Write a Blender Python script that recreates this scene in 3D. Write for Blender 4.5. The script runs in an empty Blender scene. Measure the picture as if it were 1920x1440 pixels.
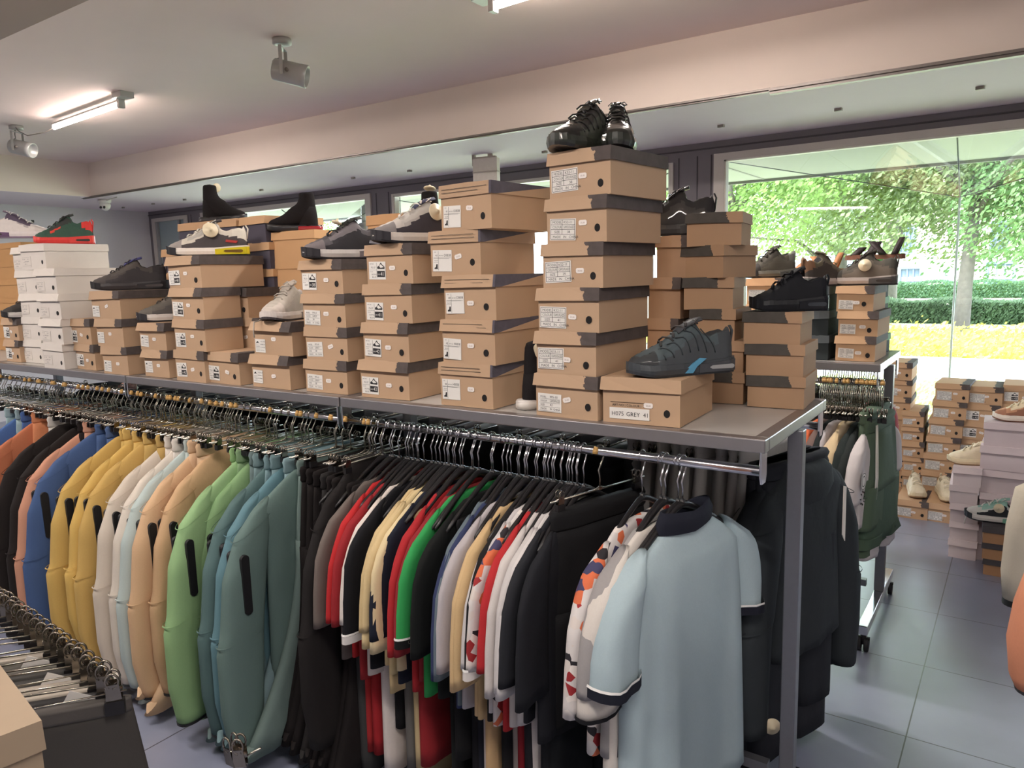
import bpy, math, random
from mathutils import Vector, Matrix, noise
random.seed(7)
SC = bpy.context.scene
COL = SC.collection
# ------------------------------------------------------------------ camera
F = 1401.3
RW = Matrix(((0.82533482, -0.0600972, 0.56143634), (0.56403929, 0.13374128, -0.81484535), (-0.02611729, 0.9891924, 0.14427851)))
CAM = Vector((0, 0, 1.6))
cd = bpy.data.cameras.new('camera'); cam = bpy.data.objects.new('camera', cd); COL.objects.link(cam)
cd.sensor_width = 36; cd.lens = F * 36 / 1920; cd.clip_start = .02; cd.clip_end = 300
cam.matrix_world = Matrix.Translation(CAM) @ RW.to_4x4()
SC.camera = cam

def ray(x, y):
    return RW @ Vector((x - 960, 720 - y, -F))
def atz(x, y, z):
    d = ray(x, y); t = (z - 1.6) / d.z; return Vector((d.x * t, d.y * t, z))
def aty(x, y, Y):
    d = ray(x, y); t = Y / d.y; return Vector((d.x * t, Y, 1.6 + d.z * t))
def xat(px, Y, z):
    """world X of the point at depth Y and height z that shows at column px"""
    a = RW.transposed(); c0 = a @ Vector((0, Y, z - 1.6)); k = a @ Vector((1, 0, 0)); u = px - 960
    # u * -(c0.z + X k.z) = F * (c0.x + X k.x)
    return -(u * c0.z + F * c0.x) / (F * k.x + u * k.z)
# ------------------------------------------------------------------ world, sun, exposure
SC.view_settings.view_transform = 'Standard'; SC.view_settings.look = 'None'
SC.view_settings.exposure = 0.38; SC.view_settings.gamma = 1.0; SC.view_settings.use_curve_mapping = False
w = bpy.data.worlds.new('sky'); SC.world = w; w.use_nodes = True
bg = w.node_tree.nodes['Background']; bg.inputs[0].default_value = (.76, .87, 1.0, 1); bg.inputs[1].default_value = 10
sl = bpy.data.lights.new('sun', 'SUN'); sun = bpy.data.objects.new('sun', sl); COL.objects.link(sun)
sl.energy = 8; sl.angle = math.radians(3); sl.color = (1, .95, .85)
sun.rotation_euler = (math.radians(33), 0, math.radians(-20))
def area(name, loc, sx, sy, e, col, rot=(0, 0, 0), spread=180):
    l = bpy.data.lights.new(name, 'AREA'); l.shape = 'RECTANGLE'; l.size = sx; l.size_y = sy; l.energy = e; l.color = col
    l.spread = math.radians(spread)
    o = bpy.data.objects.new(name, l); COL.objects.link(o); o.location = loc; o.rotation_euler = rot; return o
for k, (xc, wd) in enumerate(((-.45, 3.1), (-4.0, 3.0), (-7.4, 3.0))):   # daylight portals in the three shop windows
    p = area('window_portal', (xc, 6.9, 1.3), wd, 2.5, 1, (1, 1, 1), (math.radians(-90), 0, 0)); p.data.cycles.is_portal = True
# ------------------------------------------------------------------ materials
def lin(c):
    return tuple(((v / 255) / 12.92 if v / 255 <= .04045 else ((v / 255 + .055) / 1.055) ** 2.4) for v in c[:3]) + (1,)
MC = {}
def mat(rgb, rough=.6, metal=0, kind='plain', var=.08, scale=40, bump=0, emit=0, spec=.5, coat=0):
    key = (tuple(rgb), rough, metal, kind, var, scale, bump, emit, spec, coat)
    if key in MC: return MC[key]
    m = bpy.data.materials.new('%s_%02x%02x%02x' % (kind, *[int(v) for v in rgb])); m.use_nodes = True
    nt = m.node_tree; b = nt.nodes['Principled BSDF']; N = nt.nodes.new; L = nt.links.new
    c = lin(rgb); b.inputs['Roughness'].default_value = rough; b.inputs['Metallic'].default_value = metal
    b.inputs['Specular IOR Level'].default_value = spec; b.inputs['Coat Weight'].default_value = coat
    tc = N('ShaderNodeTexCoord'); nz = N('ShaderNodeTexNoise'); nz.inputs['Scale'].default_value = scale; nz.inputs['Detail'].default_value = 3
    L(tc.outputs['Object'], nz.inputs['Vector'])
    mx = N('ShaderNodeMix'); mx.data_type = 'RGBA'
    mx.inputs[6].default_value = tuple(v * (1 - var) for v in c[:3]) + (1,); mx.inputs[7].default_value = tuple(min(1, v * (1 + var)) for v in c[:3]) + (1,)
    L(nz.outputs[0], mx.inputs[0]); L(mx.outputs[2], b.inputs['Base Color'])
    if bump:
        bp = N('ShaderNodeBump'); bp.inputs['Strength'].default_value = bump; bp.inputs['Distance'].default_value = .004
        if kind == 'cloth':
            n2 = N('ShaderNodeTexNoise'); n2.inputs['Scale'].default_value = 9; n2.inputs['Detail'].default_value = 4; L(tc.outputs['Object'], n2.inputs['Vector'])
            bp.inputs['Distance'].default_value = .010; L(n2.outputs[0], bp.inputs['Height'])
        else: L(nz.outputs[0], bp.inputs['Height'])
        L(bp.outputs[0], b.inputs['Normal'])
    if emit: b.inputs['Emission Color'].default_value = c; b.inputs['Emission Strength'].default_value = emit
    MC[key] = m; return m
def cloth(rgb, rough=.85):
    g = sum(rgb) / 3; rgb = tuple(round(v + (g - v) * .16) for v in rgb)
    return mat(rgb, rough, 0, 'cloth', .06, 300, .5, spec=.2)
def patched(base, dark, rule):
    """cardboard whose printed lid is sprayed over; rule is (axis, threshold, sign) in lid coordinates, or 'wedge'"""
    key = ('patch', base, dark, rule)
    if key in MC: return MC[key]
    m = bpy.data.materials.new('sprayed_cardboard'); m.use_nodes = True
    nt = m.node_tree; b = nt.nodes['Principled BSDF']; N = nt.nodes.new; L = nt.links.new
    b.inputs['Roughness'].default_value = .75; b.inputs['Specular IOR Level'].default_value = .2
    tc = N('ShaderNodeTexCoord'); sp = N('ShaderNodeSeparateXYZ'); L(tc.outputs['Object'], sp.inputs[0])
    nz = N('ShaderNodeTexNoise'); nz.inputs['Scale'].default_value = 35; nz.inputs['Detail'].default_value = 6; L(tc.outputs['Object'], nz.inputs['Vector'])
    def M(op, a, b_):
        n = N('ShaderNodeMath'); n.operation = op
        for i, v in enumerate((a, b_)):
            if isinstance(v, (int, float)): n.inputs[i].default_value = v
            else: L(v, n.inputs[i])
        return n.outputs[0]
    if rule[0] == 'x':
        v = M('ADD', sp.outputs[0], M('MULTIPLY', M('SUBTRACT', nz.outputs[0], .5), .05)); f = M('GREATER_THAN', v, rule[1])
        if rule[2] < 0: f = M('SUBTRACT', 1.0, f)
    else:   # wedge: on the side flap, dark strip that thins out towards the back
        v = M('ADD', M('MULTIPLY', sp.outputs[1], -rule[2]), sp.outputs[2])
        f = M('MULTIPLY', M('GREATER_THAN', sp.outputs[0], rule[1]), M('LESS_THAN', M('MULTIPLY', sp.outputs[1], .13), M('ADD', sp.outputs[2], .038)))
    n3 = N('ShaderNodeMix'); n3.data_type = 'RGBA'; n3.inputs[6].default_value = lin([q * .82 for q in dark]); n3.inputs[7].default_value = lin([q * 1.18 for q in dark]); L(nz.outputs[0], n3.inputs[0])
    mx = N('ShaderNodeMix'); mx.data_type = 'RGBA'; mx.inputs[6].default_value = lin(base)
    L(f, mx.inputs[0]); L(n3.outputs[2], mx.inputs[7]); L(mx.outputs[2], b.inputs['Base Color'])
    MC[key] = m; return m
def glass_mat(tint=(.97, .985, .985), refl=1.0):
    key = ('glass', tint, refl)
    if key in MC: return MC[key]
    m = bpy.data.materials.new('window_glass'); m.use_nodes = True; nt = m.node_tree; nt.nodes.clear(); N = nt.nodes.new; L = nt.links.new
    o = N('ShaderNodeOutputMaterial'); t = N('ShaderNodeBsdfTransparent'); t.inputs[0].default_value = (*tint, 1)
    g = N('ShaderNodeBsdfGlossy'); g.inputs['Roughness'].default_value = .01; fr = N('ShaderNodeFresnel'); fr.inputs[0].default_value = 1.3
    mx = N('ShaderNodeMixShader'); ml = N('ShaderNodeMath'); ml.operation = 'MULTIPLY'; ml.inputs[1].default_value = refl; L(fr.outputs[0], ml.inputs[0]); L(ml.outputs[0], mx.inputs[0]); L(t.outputs[0], mx.inputs[1]); L(g.outputs[0], mx.inputs[2]); L(mx.outputs[0], o.inputs[0])
    MC[key] = m; return m
CHROME = mat((215, 215, 220), .16, 1, 'chrome', .03)
STEEL = mat((128, 128, 134), .36, .75, 'steel', .05, 60, .05)
STEEL_D = mat((92, 93, 98), .34, .8, 'dark_steel', .05, 60, .05)
WIRE = mat((170, 165, 155), .25, 1, 'wire', .1)
BLACKP = mat((26, 24, 26), .42, 0, 'black_plastic', .1)
BLACKR = mat((22, 22, 25), .6, 0, 'black_rubber', .1)
PAPER = mat((226, 222, 216), .6, 0, 'paper', .02)
INK = mat((38, 36, 38), .6, 0, 'ink', .02)
CREAM = mat((222, 208, 178), .45, 0, 'cream_plastic', .04)
YEL = mat((190, 150, 88), .5, 0, 'yellow_plastic', .1)
# ------------------------------------------------------------------ mesh helpers
class MB:
    def __init__(s): s.v = []; s.f = []; s.m = []; s.s = []
    def add(s, vs, fs, mi=0, sm=False):
        o = len(s.v); s.v += [tuple(v) for v in vs]; s.f += [tuple(i + o for i in f) for f in fs]; s.m += [mi] * len(fs) if isinstance(mi, int) else list(mi); s.s += [sm] * len(fs); return s
    def box(s, x0, x1, y0, y1, z0, z1, mi=0):
        vs = [(x, y, z) for z in (z0, z1) for y in (y0, y1) for x in (x0, x1)]
        return s.add(vs, [(0, 2, 3, 1), (4, 5, 7, 6), (0, 1, 5, 4), (2, 6, 7, 3), (0, 4, 6, 2), (1, 3, 7, 5)], mi)
    def cbox(s, c, d, mi=0): return s.box(c[0] - d[0] / 2, c[0] + d[0] / 2, c[1] - d[1] / 2, c[1] + d[1] / 2, c[2] - d[2] / 2, c[2] + d[2] / 2, mi)
    def loft(s, rings, mi=0, cap0=True, cap1=True, sm=True, closed=True):
        n = len(rings[0]); vs = [p for r in rings for p in r]; fs = []; ms = []
        for i in range(len(rings) - 1):
            for j in range(n if closed else n - 1):
                k = (j + 1) % n; fs.append((i * n + j, i * n + k, (i + 1) * n + k, (i + 1) * n + j)); ms.append(mi if isinstance(mi, int) else mi(i, j))
        if cap0: fs.append(tuple(range(n - 1, -1, -1))); ms.append(ms[0])
        if cap1: fs.append(tuple(range((len(rings) - 1) * n, len(rings) * n))); ms.append(ms[-1] if isinstance(mi, int) else ms[-1 - int(cap0)])
        return s.add(vs, fs, ms, sm)
    def tube(s, pts, r, n=8, mi=0, sx=1, sy=1, up=None):
        pts = [Vector(p) for p in pts]; rings = []; u = None
        for i, p in enumerate(pts):
            t = (pts[min(i + 1, len(pts) - 1)] - pts[max(i - 1, 0)]).normalized()
            if u is None: u = t.cross(up or (Vector((0, 0, 1)) if abs(t.z) < .9 else Vector((1, 0, 0)))).normalized()
            else: u = (u - t * u.dot(t)).normalized()
            q = t.cross(u); rr = r[i] if isinstance(r, (list, tuple)) else r
            rings.append([p + (u * math.cos(a) * sx + q * math.sin(a) * sy) * rr for a in [2 * math.pi * k / n for k in range(n)]])
        return s.loft(rings, mi)
    def cyl(s, p0, p1, r, n=16, mi=0): return s.tube([p0, p1], r, n, mi)
    def prism(s, poly, h0, h1, axis='z', mi=0):
        """polygon extruded along an axis; poly in the remaining two coordinates, in order"""
        n = len(poly)
        P = {'z': lambda a, b, h: (a, b, h), 'y': lambda a, b, h: (a, h, b), 'x': lambda a, b, h: (h, a, b)}[axis]
        vs = [P(a, b, h0) for a, b in poly] + [P(a, b, h1) for a, b in poly]
        return s.add(vs, [tuple(range(n - 1, -1, -1)), tuple(range(n, 2 * n))] + [(i, (i + 1) % n, n + (i + 1) % n, n + i) for i in range(n)], mi)
    def mesh(s, name):
        me = bpy.data.meshes.new(name); me.from_pydata(s.v, [], s.f)
        me.polygons.foreach_set('material_index', s.m); me.polygons.foreach_set('use_smooth', s.s); me.update(); return me
def obj(name, mb, mats, parent=None, loc=(0, 0, 0), rot=(0, 0, 0), label=None):
    me = mb if isinstance(mb, bpy.types.Mesh) else mb.mesh(name)
    if not me.materials:
        for m in (mats if isinstance(mats, (list, tuple)) else [mats]): me.materials.append(m)
    o = bpy.data.objects.new(name, me); COL.objects.link(o); o.parent = parent; o.location = loc; o.rotation_euler = rot
    if label: o['label'] = label
    return o
def tag(o, label=None, cat=None, group=None, kind=None):
    if label: o['label'] = label
    if cat: o['category'] = cat
    if group: o['group'] = group
    if kind: o['kind'] = kind
    return o
def thing(name, label, cat, loc=(0, 0, 0), rz=0, group=None, rx=0, ry=0):
    o = bpy.data.objects.new(name, None); COL.objects.link(o); o.empty_display_size = .05; o.location = loc; o.rotation_euler = (rx, ry, rz)
    return tag(o, label, cat, group)
def struct(name, mb, m, parent=None):
    o = obj(name, mb, m, parent)
    if parent is None: o['kind'] = 'structure'
    return o
def dup(root, loc, rz, label, group=None, rx=0, ry=0, skip=()):
    r = root.copy(); COL.objects.link(r); r.location = loc; r.rotation_euler = (rx, ry, rz); r['label'] = label
    if group: r['group'] = group
    for ch in list(root.children):
        c = ch.copy(); COL.objects.link(c); c.parent = r
        for g in ch.children:
            d = g.copy(); COL.objects.link(d); d.parent = c
    return r
def bev(o, w, seg=2):
    m = o.modifiers.new('bevel', 'BEVEL'); m.width = w; m.segments = seg; m.limit_method = 'ANGLE'; return o
TX = {}
def text_geo(st, size):
    k = (st, size)
    if k not in TX:
        c = bpy.data.curves.new('t', 'FONT'); c.body = st; c.size = size; c.resolution_u = 2; c.align_x = 'LEFT'
        o = bpy.data.objects.new('t', c); COL.objects.link(o); bpy.context.view_layer.update()
        e = o.evaluated_get(bpy.context.evaluated_depsgraph_get()); me = e.to_mesh()
        TX[k] = ([(v.co.x, v.co.y) for v in me.vertices], [tuple(p.vertices) for p in me.polygons]); e.to_mesh_clear()
        bpy.data.objects.remove(o); bpy.data.curves.remove(c)
    return TX[k]
def put_text(mb, st, x, z, size, y=-.0008, mi=0, wmax=None):
    v, f = text_geo(st, round(size, 4)); k = 1
    if wmax and v:
        ww = max(p[0] for p in v); k = min(1, wmax / ww)
    mb.add([(x + a * k, y, z + b) for a, b in v], f, mi)
ORD = ['bottom', 'second from the bottom', 'third from the bottom', 'fourth from the bottom', 'fifth from the bottom', 'sixth from the bottom', 'seventh from the bottom', 'eighth from the bottom']
def ordn(i, n): return 'topmost' if i == n - 1 and n > 1 else ('single' if n == 1 else ORD[i])
# ------------------------------------------------------------------ room shell
ZH, ZL = 2.97, 2.60          # ceiling and dropped soffit heights
XL, XR, YB, YW = -10.18, 4.2, -3.6, 5.95
WALLW = mat((212, 208, 210), .8, 0, 'plaster', .03, 6, .05)
CEIL = mat((226, 207, 202), .8, 0, 'ceiling_paint', .05, 2.2, .08)
BEAM = mat((226, 212, 202), .8, 0, 'beam_paint', .03, 5, .04)
SOFF = mat((224, 209, 217), .8, 0, 'soffit_paint', .03, 3, .04)
GREYP = mat((112, 106, 112), .55, 0, 'grey_panel', .05, 5)
FRAME = mat((196, 188, 182), .5, 0, 'frame_paint', .03)
# floor: large dark tiles, joints as thin lines
fm = bpy.data.materials.new('floor_tiles'); fm.use_nodes = True; nt = fm.node_tree; b = nt.nodes['Principled BSDF']; N = nt.nodes.new; L = nt.links.new
tc = N('ShaderNodeTexCoord'); mp = N('ShaderNodeMapping'); mp.inputs['Location'].default_value = (.251 + .5456 * 20, -2.688 + .5456 * 20, 0); L(tc.outputs['Object'], mp.inputs[0])
br = N('ShaderNodeTexBrick'); br.offset = 0; br.squash = 1; br.inputs['Scale'].default_value = 1; br.inputs['Brick Width'].default_value = .5456; br.inputs['Row Height'].default_value = .5456
br.inputs['Mortar Size'].default_value = .0022; br.inputs['Mortar Smooth'].default_value = 0; br.inputs['Bias'].default_value = 0
br.inputs['Color1'].default_value = lin((132, 137, 158)); br.inputs['Color2'].default_value = lin((138, 143, 163)); br.inputs['Mortar'].default_value = lin((40, 43, 48)); L(mp.outputs[0], br.inputs[0])
nz = N('ShaderNodeTexNoise'); nz.inputs['Scale'].default_value = 7; nz.inputs['Detail'].default_value = 6; L(tc.outputs['Object'], nz.inputs['Vector'])
mx = N('ShaderNodeMix'); mx.data_type = 'RGBA'; mx.blend_type = 'OVERLAY'; mx.inputs[0].default_value = .15; L(br.outputs[0], mx.inputs[6]); L(nz.outputs[0], mx.inputs[7]); L(mx.outputs[2], b.inputs['Base Color'])
rr = N('ShaderNodeMapRange'); rr.inputs[3].default_value = .27; rr.inputs[4].default_value = .34; L(nz.outputs[0], rr.inputs[0]); L(rr.outputs[0], b.inputs['Roughness'])
b.inputs['Specular IOR Level'].default_value = 1.0; b.inputs['Coat Weight'].default_value = .5; b.inputs['Coat Roughness'].default_value = .28
bp = N('ShaderNodeBump'); bp.inputs['Strength'].default_value = .12; bp.inputs['Distance'].default_value = .002; L(nz.outputs[0], bp.inputs['Height']); L(bp.outputs[0], b.inputs['Normal'])
struct('floor', MB().box(XL, XR, YB, YW + .1, -.1, 0), fm)
struct('ceiling', MB().box(XL, XR, YB, YW + .1, ZH, ZH + .1), CEIL)
struct('wall_left', MB().box(XL - .1, XL, YB, YW + .1, 0, ZH), WALLW)
struct('wall_right', MB().box(XR, XR + .1, YB, YW + .1, 0, ZH), WALLW)
struct('wall_back', MB().box(XL, XR, YB - .1, YB, 0, ZH), WALLW)
struct('soffit_front', MB().box(XL, XR, 4.5, YW + .1, ZL, ZH), [SOFF, BEAM]).data
def fix_faces(o, mi, test):
    for p in o.data.polygons:
        if test(p.normal): p.material_index = mi
fix_faces(bpy.data.objects['soffit_front'], 1, lambda n: n.y < -.5)
struct('soffit_left', MB().box(XL, -8.83, YB, 4.5, ZL, ZH), [SOFF, BEAM]); fix_faces(bpy.data.objects['soffit_left'], 1, lambda n: n.x > .5)
struct('soffit_back', MB().box(-8.83, XR, YB, 1.49, ZL, ZH), [mat((168, 152, 144), .8, 0, 'rear_soffit_dark', .03, 3), BEAM]); fix_faces(bpy.data.objects['soffit_back'], 1, lambda n: n.y > .5)  # underside in a darker tone than the other two soffits
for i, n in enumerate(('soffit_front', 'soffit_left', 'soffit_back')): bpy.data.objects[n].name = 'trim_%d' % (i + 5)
# metal edge strip at the foot of the beam, in two lengths
t = MB().box(-9, -1.27, 4.49, 4.515, ZL - .012, ZL + .01).box(-9, -1.27, 4.475, 4.49, ZL - .004, ZL + .004); struct('trim_1', t, mat((120, 112, 108), .4, .5, 'strip'))
t = MB().box(-1.27, XR, 4.485, 4.53, ZL - .026, ZL + .006).box(-1.27, XR, 4.47, 4.485, ZL - .012, ZL + .002); struct('trim_2', t, mat((120, 112, 108), .4, .5, 'strip'))
# facade: grey panels around three wide windows and a side door
op = [(-10.09, -9.25, 2.50), (-8.95, -5.87, 2.505), (-5.56, -2.44, 2.47), (-2.10, 1.2, 2.50)]   # openings x0, x1, top
wl = MB(); x = XL
for a, c, top in op: wl.box(x, a, YW, YW + .12, 0, ZL); wl.box(a, c, YW, YW + .12, top, ZL); wl.box(a, c, YW, YW + .12, 0, .1); x = c
wl.box(x, XR, YW, YW + .12, 0, ZL); struct('wall_front', wl, GREYP)
sm = MB()
for xx in (-9.25, -9.18, -8.98, -5.8, -5.62, -2.40, -2.245, -2.13): sm.box(xx, xx + .008, YW - .004, YW + .01, .1, ZL - .1)
struct('trim_3', sm, mat((62, 58, 62), .6, 0, 'seam'))
struct('trim_4', MB().box(XL, XR, YW - .012, YW, ZL - .055, ZL - .045), mat((70, 66, 70), .6, 0, 'seam'))
GL = glass_mat()
for i, (a, c, top) in enumerate(op):
    f = .075 if i in (0, 1) else (.03 if i == 2 else .085)
    m = MB().box(a, c, YW - .02, YW + .07, top - f * .62, top).box(a, a + f, YW - .02, YW + .07, .1, top - f * .62).box(c - f, c, YW - .02, YW + .07, .1, top - f * .62).box(a + f, c - f, YW - .02, YW + .07, .1, .17)
    if i == 0:
        d = struct('door_1', m, FRAME); obj('pane', MB().box(a + f, c - f, YW + .02, YW + .03, .17, top - f * .62), mat((150, 164, 168), .3, 0, 'frosted_pane', .04, 3), d)
        obj('handle', MB().box(a + .11, a + .14, YW - .06, YW - .03, .95, 1.25), CHROME, d)
        obj('door_leaf', MB().box(a + f, a + f + .04, YW - .01, YW + .04, .17, top - .05).box(c - f - .16, c - f - .12, YW - .01, YW + .04, .17, top - .05), mat((150, 150, 150), .5), d); continue
    wn = struct('window_%d' % i, m, FRAME); g = f
    obj('glazing_bead', MB().box(a + g, c - g, YW - .012, YW + .05, top - f * .62 - .012, top - f * .62).box(a + g, a + g + .012, YW - .012, YW + .05, .17, top - f * .62).box(c - g - .012, c - g, YW - .012, YW + .05, .17, top - f * .62), mat((215, 210, 200), .4), wn)
    # bay of two glass sheets that meet in a point outside, closed by two sloping glass triangles
    A, C_, xm = Vector((a + g, YW + .05, top - .06)), Vector((c - g, YW + .05, top - .06)), (a + c) / 2
    P = Vector((xm - .005, 6.6, 2.086)); M0 = Vector((xm, YW + .05, top - .06))
    def sheet(q, nm):
        MG = GL if nm == 'pane' else glass_mat((.96, .98, .975), .28)
        n = (q[1] - q[0]).cross(q[2] - q[0]).normalized() * .008
        k = len(q); vs = q + [v + n for v in q]; mb = MB(); mb.add(vs, [tuple(range(k)), tuple(range(2 * k - 1, k - 1, -1))] + [(j, (j + 1) % k, k + (j + 1) % k, k + j) for j in range(k)])
        return obj(nm, mb, MG, wn)
    lo = lambda v: Vector((v.x, v.y, .12))
    sheet([lo(A), lo(P), P, A], 'pane'); sheet([lo(P), lo(C_), C_, P], 'pane'); sheet([A, P, M0], 'roof_pane'); sheet([P, C_, M0], 'roof_pane')
    j = MB().tube([A, P, C_], .004, 6).tube([M0, P], .005, 6); obj('glass_joint', j, mat((70, 85, 80), .4), wn)
    obj('corner_joint', MB().tube([P, lo(P)], .009, 6), mat((215, 228, 225), .3, 0, 'glass_edge'), wn)
# ------------------------------------------------------------------ outside
GRASS = mat((180, 188, 150), .9, 0, 'grass', .25, 3, .4)
PAVE = mat((196, 196, 198), .8, 0, 'paving', .04, 5)
o = struct('ground', MB().box(-70, 40, 6.05, 11.9, -.25, -.02), GRASS)
o = struct('path', MB().box(-70, 40, 11.9, 14.0, -.25, -.01), PAVE)
tag(obj('kerb', MB().box(-70, 40, 14.0, 14.22, -.2, .06), mat((170, 168, 170), .8)), kind='structure')
tag(obj('lawn', MB().box(-70, 40, 14.22, 70, -.25, -.03), GRASS), kind='structure')
tag(obj('footway', MB().box(-70, 40, 18.75, 19.7, -.2, .0), PAVE), kind='structure')
tag(obj('canopy', MB().box(-40, 12, YW + .12, 9.1, 2.63, 2.9), mat((158, 158, 150), .8, 0, 'canopy', .03, 2)), kind='structure')
tag(obj('canopy_joint', MB().box(-2.62, -2.6, YW + .12, 9.05, 2.622, 2.64).box(-40, 12, 9.08, 9.12, 2.6, 2.66), mat((120, 118, 112), .6)), kind='structure')
def leaf_cloud(n, size, sampler, seed):
    r = random.Random(seed); mb = MB()
    for _ in range(n):
        p = sampler(r); a = Vector((r.gauss(0, 1), r.gauss(0, 1), r.gauss(0, 1))).normalized(); u = a.orthogonal().normalized(); v = a.cross(u); s = size * r.uniform(.6, 1.3)
        mb.add([p - u * s, p - v * s * .45, p + u * s, p + v * s * .45], [(0, 1, 2, 3)])
    return mb
def leafmat(rgb):
    key = ('leaf', rgb)
    if key in MC: return MC[key]
    m = bpy.data.materials.new('leaves'); m.use_nodes = True; nt = m.node_tree; N = nt.nodes.new; L = nt.links.new; b = nt.nodes['Principled BSDF']
    tc = N('ShaderNodeTexCoord'); nz = N('ShaderNodeTexNoise'); nz.inputs['Scale'].default_value = 1.6; nz.inputs['Detail'].default_value = 3; L(tc.outputs['Object'], nz.inputs[0])
    mx = N('ShaderNodeMix'); mx.data_type = 'RGBA'; mx.inputs[6].default_value = lin([v * .78 for v in rgb]); mx.inputs[7].default_value = lin([min(255, v * 1.15) for v in rgb[:1]] + [min(255, v * 1.1) for v in rgb[1:]]); L(nz.outputs[0], mx.inputs[0]); L(mx.outputs[2], b.inputs['Base Color'])
    b.inputs['Roughness'].default_value = .6
    tr = N('ShaderNodeBsdfTranslucent'); L(mx.outputs[2], tr.inputs[0]); ms = N('ShaderNodeMixShader'); ms.inputs[0].default_value = .45
    L(b.outputs[0], ms.inputs[1]); L(tr.outputs[0], ms.inputs[2]); L(ms.outputs[0], nt.nodes['Material Output'].inputs[0])
    MC[key] = m; return m
BARK = mat((98, 92, 86), .9, 0, 'bark', .3, 12, .6)
def tree(x, y, z0, z1, rad, n, rgb, seed, label, trunk_r=.22, lean=0, low=0):
    r = random.Random(seed); t = thing('street_tree', label, 'tree', (x, y, 0), 0, 'trees across the street')
    top = (z0 + z1) / 2
    mb = MB().tube([(0, 0, -.1), (lean * .3, 0, z0 * .5), (lean, 0, z0), (lean * 1.4, .1, top)], [trunk_r, trunk_r * .85, trunk_r * .75, trunk_r * .4], 12)
    for k in range(7):
        a = r.uniform(0, 6.28); h = r.uniform(z0 * .8, top); mb.tube([(lean, 0, h - .5), (lean + math.cos(a) * rad * .35, math.sin(a) * rad * .35, h + .5), (lean + math.cos(a) * rad * .75, math.sin(a) * rad * .75, h + r.uniform(.4, 1.6))], [trunk_r * .4, trunk_r * .25, .03], 6)
    obj('trunk', mb, BARK, t)
    blobs = [(Vector((lean + r.uniform(-.75, .75) * rad, r.uniform(-.6, .6) * rad, r.uniform(z0 + .3, z1 - .3))), r.uniform(.28, .5) * rad) for _ in range(26)]
    def smp(q):
        c, R = q.choice(blobs); d = Vector((q.gauss(0, 1), q.gauss(0, 1), q.gauss(0, 1))).normalized(); p = c + d * R * q.uniform(.75, 1.05) ; p.z = max(p.z, z0 - low * q.random()); return p
    obj('foliage', leaf_cloud(int(n * 2.1), .064, smp, seed), leafmat(rgb), t); return t
tree(xat(1806, 19.3, 1), 19.3, 2.3, 6.4, 3.4, 15000, (132, 154, 106), 3, 'street tree with grey trunk standing in the kerbside planting strip', .17, .1, .7)
tree(xat(1668, 26, 1), 26, 3.2, 8, 3.0, 14000, (124, 148, 110), 4, 'tree with pale trunk behind the clipped hedge', .24, 0, 1.2)
tree(xat(1575, 22, 1), 22, 2.2, 6.5, 3.2, 13000, (132, 156, 88), 5, 'yellowish green leafy tree left of the hedge', .2, 0, .5)
tree(xat(1385, 17.5, 1), 17.5, 2.5, 6.5, 2.7, 12000, (122, 156, 84), 6, 'bright green tree at the left edge of the big window', .2, 0, .4)
tree(xat(1990, 20, 1), 20, 1.9, 6.5, 3.3, 12000, (110, 150, 92), 8, 'tree at the right edge of the big window', .2, 0, .8)
tree(xat(590, 22, 1), 22, 2.2, 6, 3, 5000, (120, 160, 80), 9, 'tree seen through the far left window', .2)
def hedge(x0, x1, y, dy, h, n, rgb, label, seed, base=0):
    def smp(q):
        s = q.random(); X = q.uniform(x0, x1)
        if s < .55: return Vector((X, y + q.uniform(-.05, .08), base + q.uniform(0, h)))
        return Vector((X, y + q.uniform(0, dy), base + h + .06 * math.sin(X * 3) + q.uniform(-.08, .06)))
    mb = MB(); mb.box(x0, x1, y + .15, y + dy, base, base + h - .12); c = obj('hedge', mb, mat((70, 100, 50), .9, 0, 'hedge_core', .2, 8)); tag(c, label, 'hedge')
    obj('leaves', leaf_cloud(int(n * 1.3), .06, smp, seed), leafmat(rgb), c); return c
hedge(-5.6, 3.0, 23.6, 1.2, .56, 13000, (112, 140, 104), 'clipped green hedge between the lawn and the second hedge', 11)
hedge(-7.5, 4.0, 41, 1.6, .72, 9000, (86, 122, 88), 'farther green hedge along the house front', 12)
def shrubs(q):
    return Vector((q.uniform(-9, 3.5), q.uniform(14.3, 18.6), abs(q.gauss(0, .14))))
s = obj('ground_cover', leaf_cloud(26000, .06, shrubs, 13), leafmat((192, 198, 96))); tag(s, 'yellow green ground cover planted along the kerb', 'shrubs', kind='stuff')
def lawn_s(q): return Vector((q.uniform(-7.5, 1.5), q.uniform(7.2, 11.8), abs(q.gauss(0, .05)) - .02))
s = obj('grass_tufts', leaf_cloud(14000, .035, lawn_s, 14), leafmat((188, 204, 124))); tag(s, 'short yellow green grass in front of the shop window', 'grass', kind='stuff')
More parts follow.
